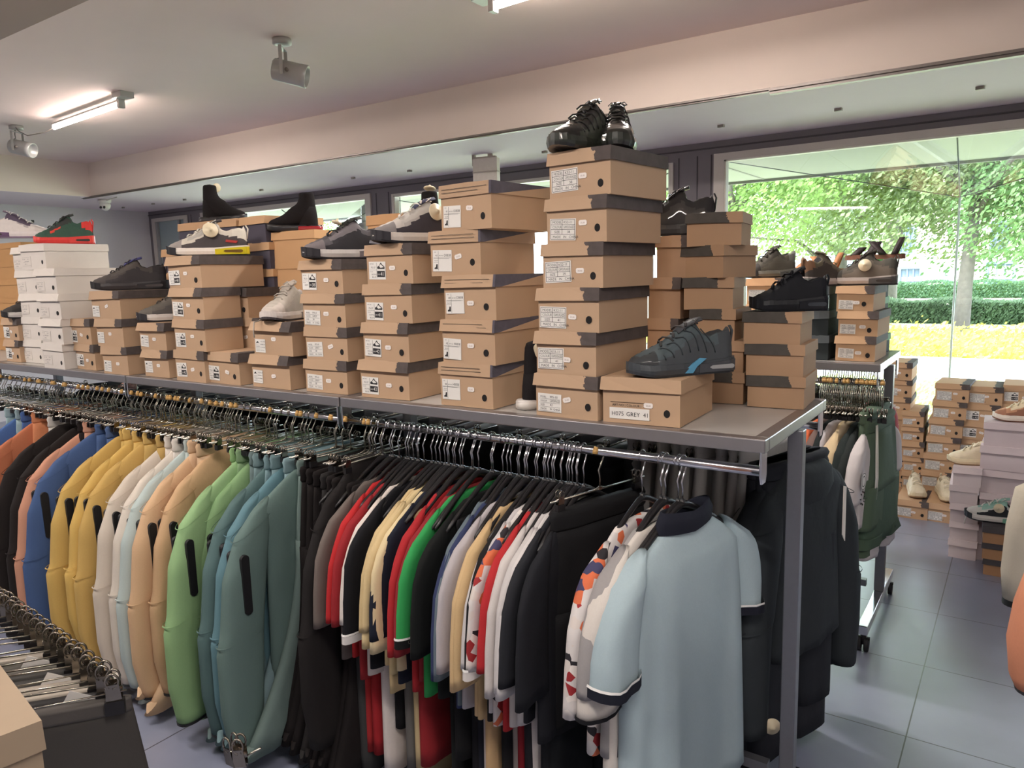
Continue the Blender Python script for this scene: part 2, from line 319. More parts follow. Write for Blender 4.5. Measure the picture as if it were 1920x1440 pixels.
# house opposite
HX0, HX1, HY = -7.2, 3.2, 48
def house():
    t = thing('house', 'pale pinkish brick house with blue framed windows across the street', 'house', (0, HY, 0))
    obj('wall', MB().box(-7.5, 5.5, 0, 6, 0, 9), mat((226, 206, 196), .9, 0, 'brick', .06, 14), t)
    def win(x0, x1, z0, z1, cur):
        f = obj('window', MB().box(x0 - .15, x1 + .15, -.25, 0, z0 - .15, z0).box(x0 - .15, x1 + .15, -.25, 0, z1, z1 + .15).box(x0 - .15, x0, -.25, 0, z0, z1).box(x1, x1 + .15, -.25, 0, z0, z1)
                .box(x0 + (x1 - x0) * .33 - .04, x0 + (x1 - x0) * .33 + .04, -.2, 0, z0, z1).box(x0 + (x1 - x0) * .67 - .04, x0 + (x1 - x0) * .67 + .04, -.2, 0, z0, z1), mat((96, 112, 140), .5, 0, 'blue_frame'), t)
        obj('pane', MB().box(x0, x1, -.06, -.02, z0, z1), mat((110, 125, 140), .2, 0, 'dark_glass'), f)
        if cur:
            c = MB()
            for k in range(3):
                a = x0 + (x1 - x0) * (k / 3 + .02); e = x0 + (x1 - x0) * ((k + 1) / 3 - .02); c.box(a, e, -.1, -.07, z0 + .2, z1 - (.1 if cur == 2 else .45))
            obj('curtain', c, PAPER, f)
    a, c = xat(1690, HY, .8), xat(1724, HY, .8); win(a, c, .45, 1.35, 1)
    a, c = xat(1853, HY, .8), xat(1899, HY, .8); win(a, c, .5, 1.5, 2)
    a, c = xat(1862, HY, 2.6), xat(1888, HY, 2.6); win(a, c, 2.3, 3.6, 0)
    a, c = xat(1690, HY, 2.6), xat(1712, HY, 2.6); win(a, c, 2.3, 3.6, 0)
    a, c = xat(1768, HY, .8), xat(1786, HY, .8); obj('front_door', MB().box(a, c, -.08, 0, 0, 1.3), mat((150, 185, 215), .5), t)
    obj('roof', MB().prism([(-7.8, 8.9), (5.8, 8.9), (5.2, 11), (-7.2, 11)], -.3, 6.3, 'y'), mat((150, 90, 70), .8), t)
house()
t = thing('apartment_block', 'white apartment block with rows of narrow windows behind the trees on the left', 'building', (-13.2, 44, 0))
obj('wall', MB().box(-9, 4.5, 0, 8, 0, 16), mat((215, 225, 232), .9, 0, 'render', .03, 3), t)
for k in range(7):
    for j in range(5):
        obj('window', MB().box(-8.4 + k * 1.85, -7.7 + k * 1.85, -.06, 0, .8 + j * 2.9, 2.3 + j * 2.9), mat((150, 170, 195), .3, 0, 'glass_far'), t)
t = tag(obj('garage', MB().box(-9.4, -7.6, 40, 44, 0, 1.9).box(-9.5, -7.5, 39.8, 44, 1.9, 2.05), mat((170, 190, 205), .7)), 'low grey blue garage beside the apartment block', 'garage')
# ------------------------------------------------------------------ shoe boxes
KRAFT = (184, 154, 126); KRAFT2 = (186, 150, 120); WHITEB = (214, 206, 198); DARKB = (84, 76, 74)
HOLE_SHADE = mat((24, 20, 20), .9)
LT = {}
def label_mesh(style, a, c):
    """sticker print as flat lettering and rules; origin lower left, drawn in x,z; returns width, height, mesh of lettering"""
    k = (style, a, c)
    if k in LT: return LT[k]
    m = MB(); y = -.0008
    def rule(x0, z0, x1, z1, t=.0005): m.box(min(x0, x1) - t, max(x0, x1) + t, -.0009, -.0004, min(z0, z1) - t, max(z0, z1) + t)
    if style == 'CN':
        W, H = .082, .056
        for i in range(5): rule(.003, .003 + i * .0125, W - .003, .003 + i * .0125)
        for x in (.003, W - .003): rule(x, .003, x, H - .003)
        rule(W * .48, .0155, W * .48, H - .003)
        for i, (p, q) in enumerate((('MODEL', a), ('COLOUR', 'CAMOUFLAGED'), ('SIZE', c))):
            z = .0435 - i * .0125; put_text(m, p, .008 if i < 2 else .015, z, .0095, wmax=.030); put_text(m, q, W * .53 if i < 2 else W * .68, z, .0095, wmax=.034)
        put_text(m, 'MADE   IN   CHINA', .010, .0058, .0095)
    elif style == 'FF':
        W, H = .078, .052
        col = 'GREY' if a == 'FF5-0' else 'CAMOUFLAGED'
        for i, (p, q) in enumerate((('MOEL', a), ('COLOUR', col), ('SIZE', c), ('MADE', 'IN  CHINA'))):
            z = .040 - i * .0115; put_text(m, p, .008, z, .0078, wmax=.022); put_text(m, q, .040, z, .0095 if i < 3 else .008, wmax=.034)
            rule(.004, z - .003, W - .004, z - .003, .0003)
    elif style == 'FS':
        W, H = .074, .058
        put_text(m, 'ART.NO', .004, H - .009, .005); put_text(m, a, .010, H - .022, .0085); put_text(m, 'COLOR', .004, .024, .004)
        put_text(m, 'GREY' if a == 'FS-31' else 'ROYAL', .012, .014, .0075); put_text(m, '' if a == 'FS-31' else 'BLUE', .014, .005, .0075)
        rule(.035, .004, .035, H - .004, .0003); rule(.004, .031, .035, .031, .0003)
        # little drawing of a shoe
        sh = [(.038, .036), (.038, .041), (.046, .045), (.052, .053), (.055, .055), (.060, .048), (.069, .043), (.071, .038), (.070, .034), (.040, .034)]
        m.add([(x, y, z) for x, z in sh], [tuple(range(len(sh)))]); s2 = [(.047, .043), (.053, .050), (.060, .045), (.068, .040), (.052, .038)]
        m.add([(x, y - .0003, z) for x, z in s2], [tuple(range(len(s2)))], 1)
        m.box(.037, .071, -.001, -.0004, .008, .028); put_text(m, c, .052, .0125, .0165, y - .0006, 1); put_text(m, 'SIZE', .039, .015, .006, y - .0006, 1)
    elif style == 'D':
        W, H = .070, .064
        put_text(m, 'SIZE', .005, H - .007, .004); put_text(m, c, .010, H - .019, .009); put_text(m, 'ART.NO', .023, H - .018, .0045); put_text(m, a, .042, H - .019, .0105, wmax=.025)
        rule(.003, H - .023, W - .003, H - .023, .0003); rule(.003, H - .025, W - .01, H - .025, .0003); rule(.021, .003, .021, H - .003, .0003); put_text(m, 'BLACK', .006, H - .033, .0045)
        rule(.003, H - .036, .021, H - .036, .0003)
        bt = [(.006, .007), (.006, .011), (.011, .013), (.013, .022), (.018, .022), (.018, .011), (.019, .007)]
        m.add([(x, y, z) for x, z in bt], [tuple(range(len(bt)))])
    elif style == 'HC':
        W, H = .058, .050
        sh = [(.005, .033), (.010, .040), (.016, .043), (.020, .037), (.027, .034), (.016, .036), (.010, .035)]; m.add([(x, y, z) for x, z in sh], [tuple(range(len(sh)))])
        for z in (.027, .022, .017, .012, .007): rule(.005, z, .025, z, .0004)
        put_text(m, 'NO. PE-8', .032, .039, .0065); put_text(m, 'NUMBER: ' + c, .029, .028, .0065, wmax=.027); put_text(m, 'COL: ORANGE', .029, .017, .0065, wmax=.027); rule(.029, .008, .052, .008, .0004)
    elif style == 'WH':
        W, H = .085, .050
        rule(.004, .046, .074, .046, .0003); rule(.004, .006, .080, .006, .0003)
        put_text(m, 'ART   ' + a, .006, .036, .006); put_text(m, 'NO', .052, .036, .006); put_text(m, c, .066, .036, .006); put_text(m, 'COL', .012, .022, .006); put_text(m, 'WHITE GREY', .026, .024, .007); put_text(m, 'SIZE  ' + c, .026, .012, .0065)
    elif style == 'H':
        W, H = .115, .046
        for z in (.001, .045): rule(.001, z, W - .001, z, .0005)
        put_text(m, 'ART.NO | COLOUR |  SIZE', .006, .034, .0095, wmax=.104)
        m.box(-.002, W - .004, -.0012, -.0004, 0, .030, 1); put_text(m, 'H075', .004, .0085, .016, -.0016); put_text(m, 'GREY', .046, .0085, .016, -.0016); put_text(m, '41', .094, .0085, .016, -.0016)
    LT[k] = (W, H, m.mesh('lettering')); return LT[k]
def shoebox(nm, label, loc, w, l, h, rz, color=KRAFT, lid='dark', sty=None, group=None, hole=True, sticker=True, flare=.006, tape=None, lidrgb=None, inner=None, nolid=False, ts=1.0, rnd=None):
    r = rnd or random
    t = thing(nm, label, 'box', loc, rz, group)
    base = mat(color, .8, 0, 'cardboard', .05, 14, .05, spec=.15)
    hl = .034 * (h / .122) ** .5; g = .0025
    # body with slightly bowed front
    nb = 6; b = .004 * r.uniform(-.3, 1)
    fr = [(-w / 2 + w * i / nb, -b * math.sin(math.pi * i / nb) if i not in (0, nb) else 0) for i in range(nb + 1)]
    poly = fr + [(w / 2, l), (-w / 2, l)]
    obj('box_body', MB().prism(poly, 0, h - .004, 'z'), base, t)
    # lid: top plate with rounded-over edge and four flaps, the front one standing off
    W, y0, y1 = w / 2 + g, -g, l + g; zl = h - hl; m = MB(); fl = flare * r.uniform(.5, 1.5); f2 = fl * r.uniform(.2, 1); sag = r.uniform(-.003, .003)
    vs = [(-W, y0, h), (W, y0, h), (W, y1, h), (-W, y1, h), (-W - .001, y0 - fl - b, zl + sag), (W + .001, y0 - f2 - b, zl - sag * .5), (W + .001, y1, zl), (-W - .001, y1, zl),
          (0, y0, h + .0015), (0, y0 - (fl + f2) / 2 - b * 1.5, zl + sag * .4)]
    m.add(vs, [(8, 1, 2, 3, 0), (0, 4, 9, 8), (8, 9, 5, 1), (1, 5, 6, 2), (2, 6, 7, 3), (3, 7, 4, 0)])
    off = (0, 0, -h)
    for i, v in enumerate(m.v): m.v[i] = (v[0], v[1], v[2] - h)
    lm = base
    if lid == 'dark': lm = patched(color, DARKB, ('x', round(w * .5 - w * .22, 2), 1))
    elif lid == 'back': lm = patched(color, (78, 74, 70), ('x', round(w * .24, 2), -1))
    elif lid == 'wedge': lm = patched(color, (86, 82, 92), ('w', round(w * .48, 3), .1))
    elif lid == 'side': lm = patched(color, DARKB, ('x', round(w * .47, 3), 1))
    elif lid == 'color': lm = mat(lidrgb, .7, 0, 'cardboard', .05, 14, .05)
    lo = obj('lid', m, lm, t, (0, 0, h)); sd = lo.modifiers.new('card', 'SOLIDIFY'); sd.thickness = .0018; sd.offset = 1
    if lid == 'wedge':
        for zz in (-.012, -.022): obj('fold_line', MB().box(-w / 2 + .01, w / 2 - r.uniform(.005, .05), -.0065 - fl * .5, -.006 - fl * .5, zz - .0006, zz + .0006), INK, lo)
    if sty:
        s, a, c = sty; LW, LH, lme = label_mesh(s, a, c); k = min(1, (w - .02) * .46 / LW * 1.0) * ts if s != 'H' else 1
        if s == 'CN': k *= 1.08
        lx = -w / 2 + (.006 if s != 'H' else .02) + r.uniform(0, .004); lz = r.uniform(.010, .018) * h / .122; tilt = r.uniform(-.03, .05)
        lab = obj('label', MB().box(-.001 if s == 'H' else 0, LW, -.0005, .0006, 0, LH if s != 'H' else .001), PAPER if s != 'WH' else base, t, (lx, -b - .0012 if s != 'H' else -b - .0008, lz), (0, tilt, 0)); lab.scale = (k, 1, k)
        obj('lettering', lme, [INK, PAPER], lab)
    if hole:
        hx = w / 2 - r.uniform(.028, .036); hz = r.uniform(.030, .038) * h / .122; R = .0095
        obj('finger_hole_shade', MB().prism([(hx + R * math.cos(q) * .92, hz + R * 1.1 * math.sin(q)) for q in [i * math.pi / 10 for i in range(20)]], -b - .0008, .001, 'y'), HOLE_SHADE, t)  # flat dark disc; the shade inside a hole is put into its colour
    if sticker:
        sx = w * r.uniform(.02, .14); sz = r.uniform(.045, .062) * h / .122 if not hole else r.uniform(.042, .058) * h / .122
        pg = [(-.0125, -.004), (-.009, -.007), (.009, -.007), (.0125, -.004), (.0125, .004), (.009, .007), (-.009, .007), (-.0125, .004)]
        ps = obj('price_sticker', MB().prism(pg, -.0008, .0003, 'y'), mat((236, 228, 222), .5), t, (sx, -b - .0012, sz), (0, r.uniform(-.35, .3) if r.random() < .5 else 0, 0))
        q = MB(); put_text(q, '25,00', -.0065, -.0025, .0062, -.0011); obj('price_print', q, mat((150, 130, 120), .6), ps)
    return t
RB = random.Random(21)
def stack(desc, Y, z0, h, rows, l=.30, sty=None, lid='dark', color=KRAFT, nm='shoebox', yaws=None, first=0, group=None, wfix=None, side='front', **kw):
    """rows: (px_left, px_right[, dY]) of the front at its foot, from the bottom up"""
    out = []; n = len(rows)
    for i, row in enumerate(rows):
        y = Y + (row[2] if len(row) > 2 else 0); z = z0 + i * h
        xl, xr = xat(row[0], y, z), xat(row[1], y, z); wd = wfix or (xr - xl); rz = (yaws[i] if yaws else RB.uniform(-2, 2)) * math.pi / 180
        st = sty[i] if isinstance(sty, list) else sty
        what = {'CN': 'with a printed table', 'FF': 'with a typed table', 'FS': 'marked %s' % (st[2] if st else ''), 'D': 'coded %s' % (st[1] if st else ''), 'HC': 'with faint label', 'WH': 'with faint print', None: ''}[st[0] if st else None]
        cname = kw.get('cname', 'brown')
        lb = ('%s shoebox %s' % (cname, what)).strip() + ', ' + ordn(i, n) + ' ' + desc
        k2 = {k: v for k, v in kw.items() if k != 'cname'}
        o = shoebox(nm, lb, ((xl + xr) / 2, y, z), wd, l[i] if isinstance(l, list) else l, h, rz, color, lid if not isinstance(lid, list) else lid[i], st, group or 'shoeboxes in stacks', rnd=RB, **k2)
        out.append((o, (xl + xr) / 2, y, z + h))
    return out
T = 1.2
stack('left of the white boxes', 1.82, T, .118, [(13, 41), (8, 38)], sty=('FS', 'FS-30', '40'), lid='dark')
stack('in the left white column', 1.84, T, .122, [(47, 83), (44, 80), (43, 79), (36, 74), (30, 66)], sty=('WH', '807', '39'), color=WHITEB, lid='plain', cname='white', group='white shoeboxes', yaws=[0, 1, 1, 2, 3], sticker=False)
stack('in the right white column', 1.755, T, .122, [(84, 122), (81, 120), (79, 116), (71, 108), (44, 86)], sty=('WH', '807', '41'), color=WHITEB, lid=['plain', 'plain', 'plain', 'plain', 'plain'], cname='white', group='white shoeboxes', yaws=[0, 0, 0, 0, 2], sticker=False, l=.31)
stack('under the green sneaker', 1.80, T, .122, [(144, 183), (131, 172)], sty=('FS', 'FS-36', '43'), yaws=[-3, 1])
dS = stack('under the big charcoal sneaker at left', 1.765, T, .125, [(197, 241), (184, 234), (176, 227)], sty=('HC', '', '41'), hole=False, flare=.009)
stack('under the half hidden grey sneaker', 1.79, T, .117, [(273, 319), (266, 312)], sty=('HC', '', '42'), hole=False, flare=.01)
stack('under the yellow-heeled sneaker', 1.77, T, .127, [(331, 388), (329, 389), (325, 384), (320, 378)], sty=[('FS', 'FS-36', '42'), ('FS', 'FS-36', '42'), ('FS', 'FS-36', '41'), ('FS', 'FS-36', '41')], l=[.3, .17, .17, .3])
stack('on the shelf right of the yellow-heeled stack', 1.785, T, .125, [(391, 452)], sty=('FS', 'FS-36', '44'), yaws=[-1])
stack('in the recessed pair above number 44', 1.96, T + .125, .125, [(433, 490), (409, 468)], sty=[('FS', 'FS-36', '43'), ('FS', 'FS-36', '44')], l=.2)
stack('under the sneaker with the loose lace', 1.79, T, .125, [(474, 547), (478, 550)], sty=('HC', '', '41'), hole=False, flare=.012)
stack('under the grey and black sneaker', 1.80, T, .117, [(576, 652), (577, 652), (572, 648), (566, 645)], sty=[('FF', 'FF5-0', '38'), ('FF', 'FF5-0', '38'), ('FF', 'FF5-0', '38'), ('FS', 'FS-31', '38')])
stack('under the navy-tongued white sneaker', 1.80, T, .127, [(680, 767), (684, 768), (687, 773), (690, 775)], sty=[('FS', 'FS-37', '42'), ('FS', 'FS-37', '42'), ('FS', 'FS-37', '41'), ('FS', 'FS-37', '41')])
stack('in the column of boot boxes', 1.795, T, .134, [(828, 925), (831, 930), (835, 931), (812, 900), (826, 925)], sty=[('D', 'H0838', '44'), ('D', 'H0838', '43'), ('D', 'D0838', '40'), ('D', 'D0838', '41'), ('D', 'D0838', '41')], lid='wedge', l=.33, yaws=[0, -1, 0, 4, -4], flare=.004)
stack('under the glossy black pair', 1.78, T, .120, [(1005, 1122), (1006, 1119), (1010, 1124), (1018, 1132), (1024, 1140), (1028, 1148)], sty=[('FF', 'FF5-10', '42'), ('CN', 'K51-11', '41'), ('CN', 'K52-11', '41'), ('CN', 'K52-11', '39'), ('CN', 'K52-11', '38'), ('CN', 'K52-11', '38')], yaws=[-2, -2, -1, -2, -4, -5], color=(184, 155, 128))
shoebox('shoebox', 'low wide brown box labelled H075 GREY 41 at the front corner of the shelf', ((-.931 - .714) / 2 - .0, 1.787, T), .215, .28, .122, math.radians(3), KRAFT, 'plain', ('H', '', ''), 'shoeboxes in stacks', flare=.009, rnd=RB)
# back row on the same shelf
CP = (176, 140, 112)
stack('under the plain black sneaker', 2.18, T, .0915, [(1402, 1506), (1399, 1505), (1395, 1499)], sty=None, lid='back', hole=False, sticker=False, l=.2, color=(174, 142, 114), yaws=[4, 3, 4], flare=.001)
stack('left of the plain black sneaker', 2.19, T, .094, [(1318, 1392), (1312, 1392), (1296, 1376), (1284, 1372), (1268, 1360), (1290, 1388)], sty=None, lid='back', hole=False, sticker=False, l=.19, color=(172, 140, 112), yaws=[6, 5, 4, 8, -12, 9], flare=.001)
stack('behind the tallest stack', 2.2, T, .126, [(1212, 1268), (1214, 1270), (1216, 1275), (1232, 1290)], sty=None, lid='dark', hole=False, sticker=False, l=.2, color=(168, 136, 110))
stack('in the stack at the left edge', 2.14, T, .113, [(-20, 42), (-20, 44), (-22, 42), (-26, 37), (-28, 38), (-30, 40)], sty=None, lid='plain', hole=False, sticker=False, l=.25, color=(190, 146, 100), flare=0)
NAVY = (84, 80, 92)
stack('behind the yellow-heeled sneaker', 2.10, T, .113, [(312, 352), (310, 350), (309, 350), (308, 350), (309, 351), (340, 380)], sty=None, lid='color', lidrgb=(200, 158, 118), hole=False, sticker=False, l=.3, color=NAVY, cname='navy', flare=.003)
stack('under the left sock boot', 2.10, T, .113, [(392, 448)] * 5 + [(378, 448)], sty=None, lid='color', lidrgb=(196, 156, 118), hole=False, sticker=False, l=.3, color=NAVY, cname='navy', flare=.003)
stack('under the right sock boot', 2.10, T, .113, [(455, 516)] * 4 + [(458, 510), (452, 502)], sty=None, lid='color', lidrgb=(200, 160, 120), hole=False, sticker=False, l=.3, color=NAVY, cname='navy', flare=.003, yaws=[0, 0, 0, 0, -3, -4])
stack('right of the right sock boot', 2.12, T, .121, [(512, 590), (520, 595), (524, 598), (522, 596), (515, 592)], sty=None, lid='plain', hole=False, sticker=False, l=.27, color=(206, 164, 122), flare=0)
stack('between the two grey sneakers at back', 2.14, T, .128, [(700, 757)] * 4 + [(692, 752)], sty=None, lid='plain', hole=False, sticker=False, l=.25, color=(204, 160, 118), flare=0)
# boxes on the floor under the big window
FB = dict(l=.3, hole=True, color=(196, 160, 126))
def floorstack(desc, Y, n, h, px0, w, sty, z0=0, lean=0, **kw):
    rows = []
    for i in range(n):
        x0 = xat(px0, Y, 0) + lean * i; rows.append(x0)
    res = []
    for i in range(n):
        lb = 'brown floor shoebox, %s %s' % (ordn(i, n) if n > 1 else '', desc)
        res.append(shoebox('shoebox', lb.replace('  ', ' '), (rows[i] + w / 2 + RB.uniform(-.004, .004), Y + RB.uniform(-.01, .01), z0 + h * i), w, .3, h, math.radians(RB.uniform(-3, 2)), kw.get('color', FB['color']), kw.get('lid', 'dark'), sty[i % len(sty)] if isinstance(sty, list) else sty, 'boxes stacked under the window', rnd=RB, hole=kw.get('hole', True)))
    return res
floorstack('in the stack behind the second rack end', 5.62, 8, .118, 1648, .17, ('CN', 'K52-11', '40'))
floorstack('in the low stack by the green shorts', 5.58, 6, .104, 1692, .13, ('CN', 'K52-11', '40'), lean=-.006)
floorstack('in the straight all-table stack', 5.56, 7, .118, 1722, .19, ('CN', 'K52-11', '42'), lean=.010)
floorstack('in the second stack from the right', 5.60, 7, .116, 1778, .19, [('FS', 'FS-37', '42')] * 6 + [('CN', 'K52-11', '42')], lean=.012)
floorstack('in the rightmost stack', 5.63, 7, .118, 1843, .19, [('FS', 'FS-37', '43')], lean=.012)
f1 = floorstack('under the leftmost cream sneaker', 5.20, 1, .115, 1678, .18, ('CN', 'K52-11', '40'))
f2 = floorstack('under the middle cream sneaker', 5.20, 1, .115, 1736, .18, ('CN', 'K52-11', '40'))
f3 = floorstack('under the white sneaker with a red sole', 5.19, 1, .115, 1796, .18, ('FS', 'FS-37', '42'))
LIL = (206, 192, 196)
def longstack(desc, X, Y, z0, n, h, w, l, rz, color, cname, lid='plain', lr=None, grp='large boxes with long sides to the room', jit=.008):
    for i in range(n):
        shoebox('shoebox', '%s shoebox turned sideways, %s %s' % (cname, ordn(i, n), desc), (X + RB.uniform(-jit, jit), Y + RB.uniform(-jit, jit), z0 + h * i), w, l, h, rz + math.radians(RB.uniform(-3, 3)), color, lid, None, grp, hole=False, sticker=False, flare=.008, lidrgb=lr, rnd=RB)
longstack('under the brown and cream sneaker', .10, 4.62, 0, 6, .127, .50, .22, 0, LIL, 'pale lilac')
longstack('under the cream running shoe', -.215, 4.60, 0, 5, .102, .13, .30, 0, (216, 202, 204), 'pale lilac')
longstack('under the mint and white shoe', -.005, 4.40, 0, 3, .088, .2, .2, 0, (170, 130, 98), 'brown', lid='color', lr=(66, 62, 66), grp='brown boxes with black lids')
# second rack shelf
stack('under the camouflage sneaker', 3.42, T, .105, [(1566, 1640), (1571, 1645), (1568, 1637)], sty=[('FF', 'FF5-12', '37')] * 3, l=.29, color=(198, 162, 128), hole=True)
stack('on the second rack', 3.42, T, .105, [(1520, 1552)] * 3, sty=None, color=(56, 62, 64), lid='color', lidrgb=(70, 76, 80), hole=False, sticker=False, cname='black', group='black shoeboxes')
stack('on the second rack', 3.70, T, .085, [(1612, 1652)] * 5, sty=None, color=(40, 50, 46), lid='color', lidrgb=(60, 140, 66), hole=False, sticker=False, cname='black and green', group='green lidded shoeboxes', l=.2)
stack('on the second rack, half hidden', 3.5, T, .118, [(1400, 1470)] * 3, sty=('CN', 'K52-11', '41'), color=(202, 160, 122), hole=False)
stack('under the tan sandal', 3.76, T, .122, [(1497, 1540)] * 3, sty=None, color=(228, 224, 220), lid='plain', hole=False, sticker=False, cname='white', l=.2)
# ------------------------------------------------------------------ shoes
PI = math.pi
def interp(tab, s):
    for (a, va), (b_, vb) in zip(tab, tab[1:]):
        if s <= b_:
            t = (s - a) / (b_ - a); t = t * t * (3 - 2 * t); return va + (vb - va) * t
    return tab[-1][1]
HWT = [(0, .013), (.03, .026), (.1, .034), (.25, .036), (.4, .037), (.6, .044), (.75, .0485), (.85, .046), (.93, .036), (.98, .02), (1, .006)]
TOPT = [(0, .078), (.03, .098), (.08, .104), (.16, .100), (.25, .092), (.31, .098), (.37, .110), (.42, .114), (.5, .103), (.6, .086), (.7, .070), (.8, .058), (.88, .050), (.95, .043), (1, .033)]
LOWT = [(0, .072), (.03, .086), (.08, .088), (.16, .08), (.25, .07), (.31, .076), (.37, .094), (.42, .098), (.5, .09), (.6, .077), (.7, .065), (.8, .055), (.88, .048), (.95, .042), (1, .03)]
def spring(s): return .014 * max(0, (s - .72) / .28) ** 2
def sneaker(nm, label, loc, rz, pal, L=.29, low=False, tall=1.24, heel=True, swoosh=None, group=None, rx=0, ry=0, tagdisc=None, tn=False, rnd=1, loose=False, k=1.0):
    """toe towards +x. pal: base, toe, mud, heel, eye, lining, mid, out, lace, unit"""
    t = thing(nm, label, 'shoe', loc, rz, group, rx, ry)
    tab = LOWT if low else TOPT; n = 44; A = 26; zb = .026
    def mk(key, d=None, rough=.75, spec=.3, coat=0):
        return mat(pal.get(key, d or pal['base']), pal.get('rough', rough), 0, 'shoe_' + key, .08, 60, .12, spec=spec, coat=pal.get('coat', 0))
    mats = [mk('base'), mk('toe'), mk('mud'), mk('heel'), mk('eye'), mk('lining', (40, 38, 40)), mk('side')]
    rings = []; st = [.7 * i / n + .3 * (1 - math.cos(PI * i / n)) / 2 for i in range(n + 1)]
    def op(s): return max(0, min(1, min((s - .045) / .05, (.345 - s) / .05)))
    for s in st:
        hw = interp(HWT, s) * k; top = interp(tab, s) * tall; x = (s - .5) * L * .96; z0 = zb + spring(s); rg = []
        for j in range(A + 1):
            th = math.pi * j / A; c = math.cos(th); q = max(0.0, math.sin(th)); e = .75
            bulge = .8 + .2 * (1 - q)                       # narrower towards the top
            y = hw * (1 if c > 0 else -1) * abs(c) ** e * (bulge if s < .75 else 1); z = z0 + (top - z0) * q ** .8
            o = op(s) * max(0, 1 - (abs(th - math.pi / 2) / .60) ** 4)
            if o > 0: z -= (top - .045) * min(1, o * 1.5) * .85
            if .36 < s < .74: z -= .005 * max(0, 1 - abs(abs(th - math.pi / 2) - .42) / .3)   # eyestay groove
            rg.append((x, y, z))
        rings.append(rg)
    def mi(i, j):
        s = (st[i] + st[i + 1]) / 2; th = math.pi * (j + .5) / A; q = math.sin(th); d = abs(th - math.pi / 2)
        if op(s) > .3 and d < .58: return 5
        if s > .80 and q < .93 or s > .93: return 1
        if q < .50 + .12 * math.sin((s - .2) * 9): return 2
        if s < .17: return 3
        if .34 < s < .74 and .33 < d < .95: return 4
        if .30 < s < .8 and d < .33: return 4 if 'tongue' not in pal else 0
        if .5 < s < .72 and q < .8: return 6
        return 0
    obj('upper', MB().loft(rings, mi, False, False, True, closed=False), mats, t)
    # sole
    def ol(sc, x0=0., x1=1., m=26):
        up = []; 
        for i in range(m + 1):
            s = i / m; s = 1 - math.cos(PI * s / 2) if (x0 == 0 and x1 < 1) else ((1 - math.cos(PI * s)) / 2 if x0 == 0 else math.sin(PI * s / 2)); s = x0 + (x1 - x0) * s; up.append(((s - .5) * L * (.98 + .02 * sc), interp(HWT, s) * 1.10 * sc * k, s))
        return up
    def slab(m_, za, zt, sa=1.0, sb=1.0, x0=0., x1=1., mi_=0):
        A1 = ol(sa, x0, x1); B1 = ol(sb, x0, x1); f = lambda P, zf: [(x, y, zf(s)) for x, y, s in P] + [(x, -y, zf(s)) for x, y, s in reversed(P)]
        m_.loft([f(A1, za), f(B1, zt)], mi_, True, True, False)
    m = MB(); slab(m, lambda s: spring(s) * .9 + .0, lambda s: .007 + spring(s), .93, 1.0); obj('outsole', m, mk('out', (40, 38, 40)), t)
    mh = lambda s: (.033 + .010 * max(0, 1 - s / .45) - .004 * (s > .8)) + spring(s)
    m = MB(); slab(m, lambda s: .007 + spring(s), lambda s: (mh(s) + .007) / 2, 1.0, 1.05); slab(m, lambda s: (mh(s) + .007) / 2, mh, 1.05, .97); obj('midsole', m, mk('mid', (220, 216, 208), .5), t)
    if sum(lin(pal.get('out', (40, 38, 40)))[:3]) < .12 and not tn:
        m = MB(); slab(m, lambda s: .004 + spring(s) * .95, lambda s: mh(s) + .002, 1.05, 1.08, .86, 1.0); obj('toe_bumper', m, mk('out', (40, 38, 40)), t)
    if heel:
        m = MB(); slab(m, lambda s: .006, lambda s: mh(s) - .006, 1.07, 1.09, .0, .40); hu = obj('heel_unit', m, mk('unit', pal.get('unit', (90, 90, 90)), .35), t)
        for sg in (-1, 1):
            m = MB(); pg = [((.06 + .24 * u - .5) * L, .019 + .006 * v) for u, v in [(0, 0), (.04, .8), (.1, 1), (.9, .8), (1, 0), (.9, -.8), (.1, -1), (.04, -.8)]]
            y = interp(HWT, .2) * k * 1.10 * 1.09; m.prism(pg, sg * y - .001, sg * y + .0012, 'y')
            obj('air_window', m, mat(pal.get('win', (70, 64, 60)), .15, 0, 'air', .05), hu)
    if tn:   # curved ribs over the sides
        m = MB()
        for sg in (-1, 1):
            for q in range(7):
                s0 = .22 + q * .085; pts = []
                for u in range(7):
                    s = s0 + .05 * (u / 6) ** 2 * 2 + .02 * u / 6; th = .25 + u / 6 * .85; hw = interp(HWT, s) * k; top = interp(tab, s) * tall; z0 = zb + spring(s)
                    sn, cs = max(0.0, math.sin(th)), max(0.0, math.cos(th)); pts.append(((s - .5) * L * .96, sg * hw * cs ** .75 * (.8 + .2 * (1 - sn)) * 1.03, z0 + (top - z0) * sn ** .8 + .001))
                m.tube(pts, .0017, 6)
        obj('side_rib', m, mk('rib', pal.get('rib', (30, 34, 38)), .5), t)
        m = MB(); 
        for sg in (-1, 1):
            y = interp(HWT, .48) * k * 1.12; m.prism([((s - .5) * L, z) for s, z in ((.34, .044), (.40, .046), (.52, .022), (.56, .008), (.47, .007), (.43, .024))], sg * y - .002, sg * y + .003, 'y')
        obj('shank', m, mk('shank', pal.get('shank', (80, 140, 175)), .4), t)
    if pal.get('patch'):
        m = MB()
        for sg in (-1, 1):
            s = .2; hw = interp(HWT, s) * k; m.prism([((.12 - .5) * L, .060), ((.26 - .5) * L, .066), ((.27 - .5) * L, .056), ((.14 - .5) * L, .051)], sg * hw * .93 - .002, sg * hw * 1.02 + .001, 'y')
        obj('heel_patch', m, mk('patch'), t)
    # tongue, laces
    tz = interp(tab, .38) * tall
    m = MB(); pr = []
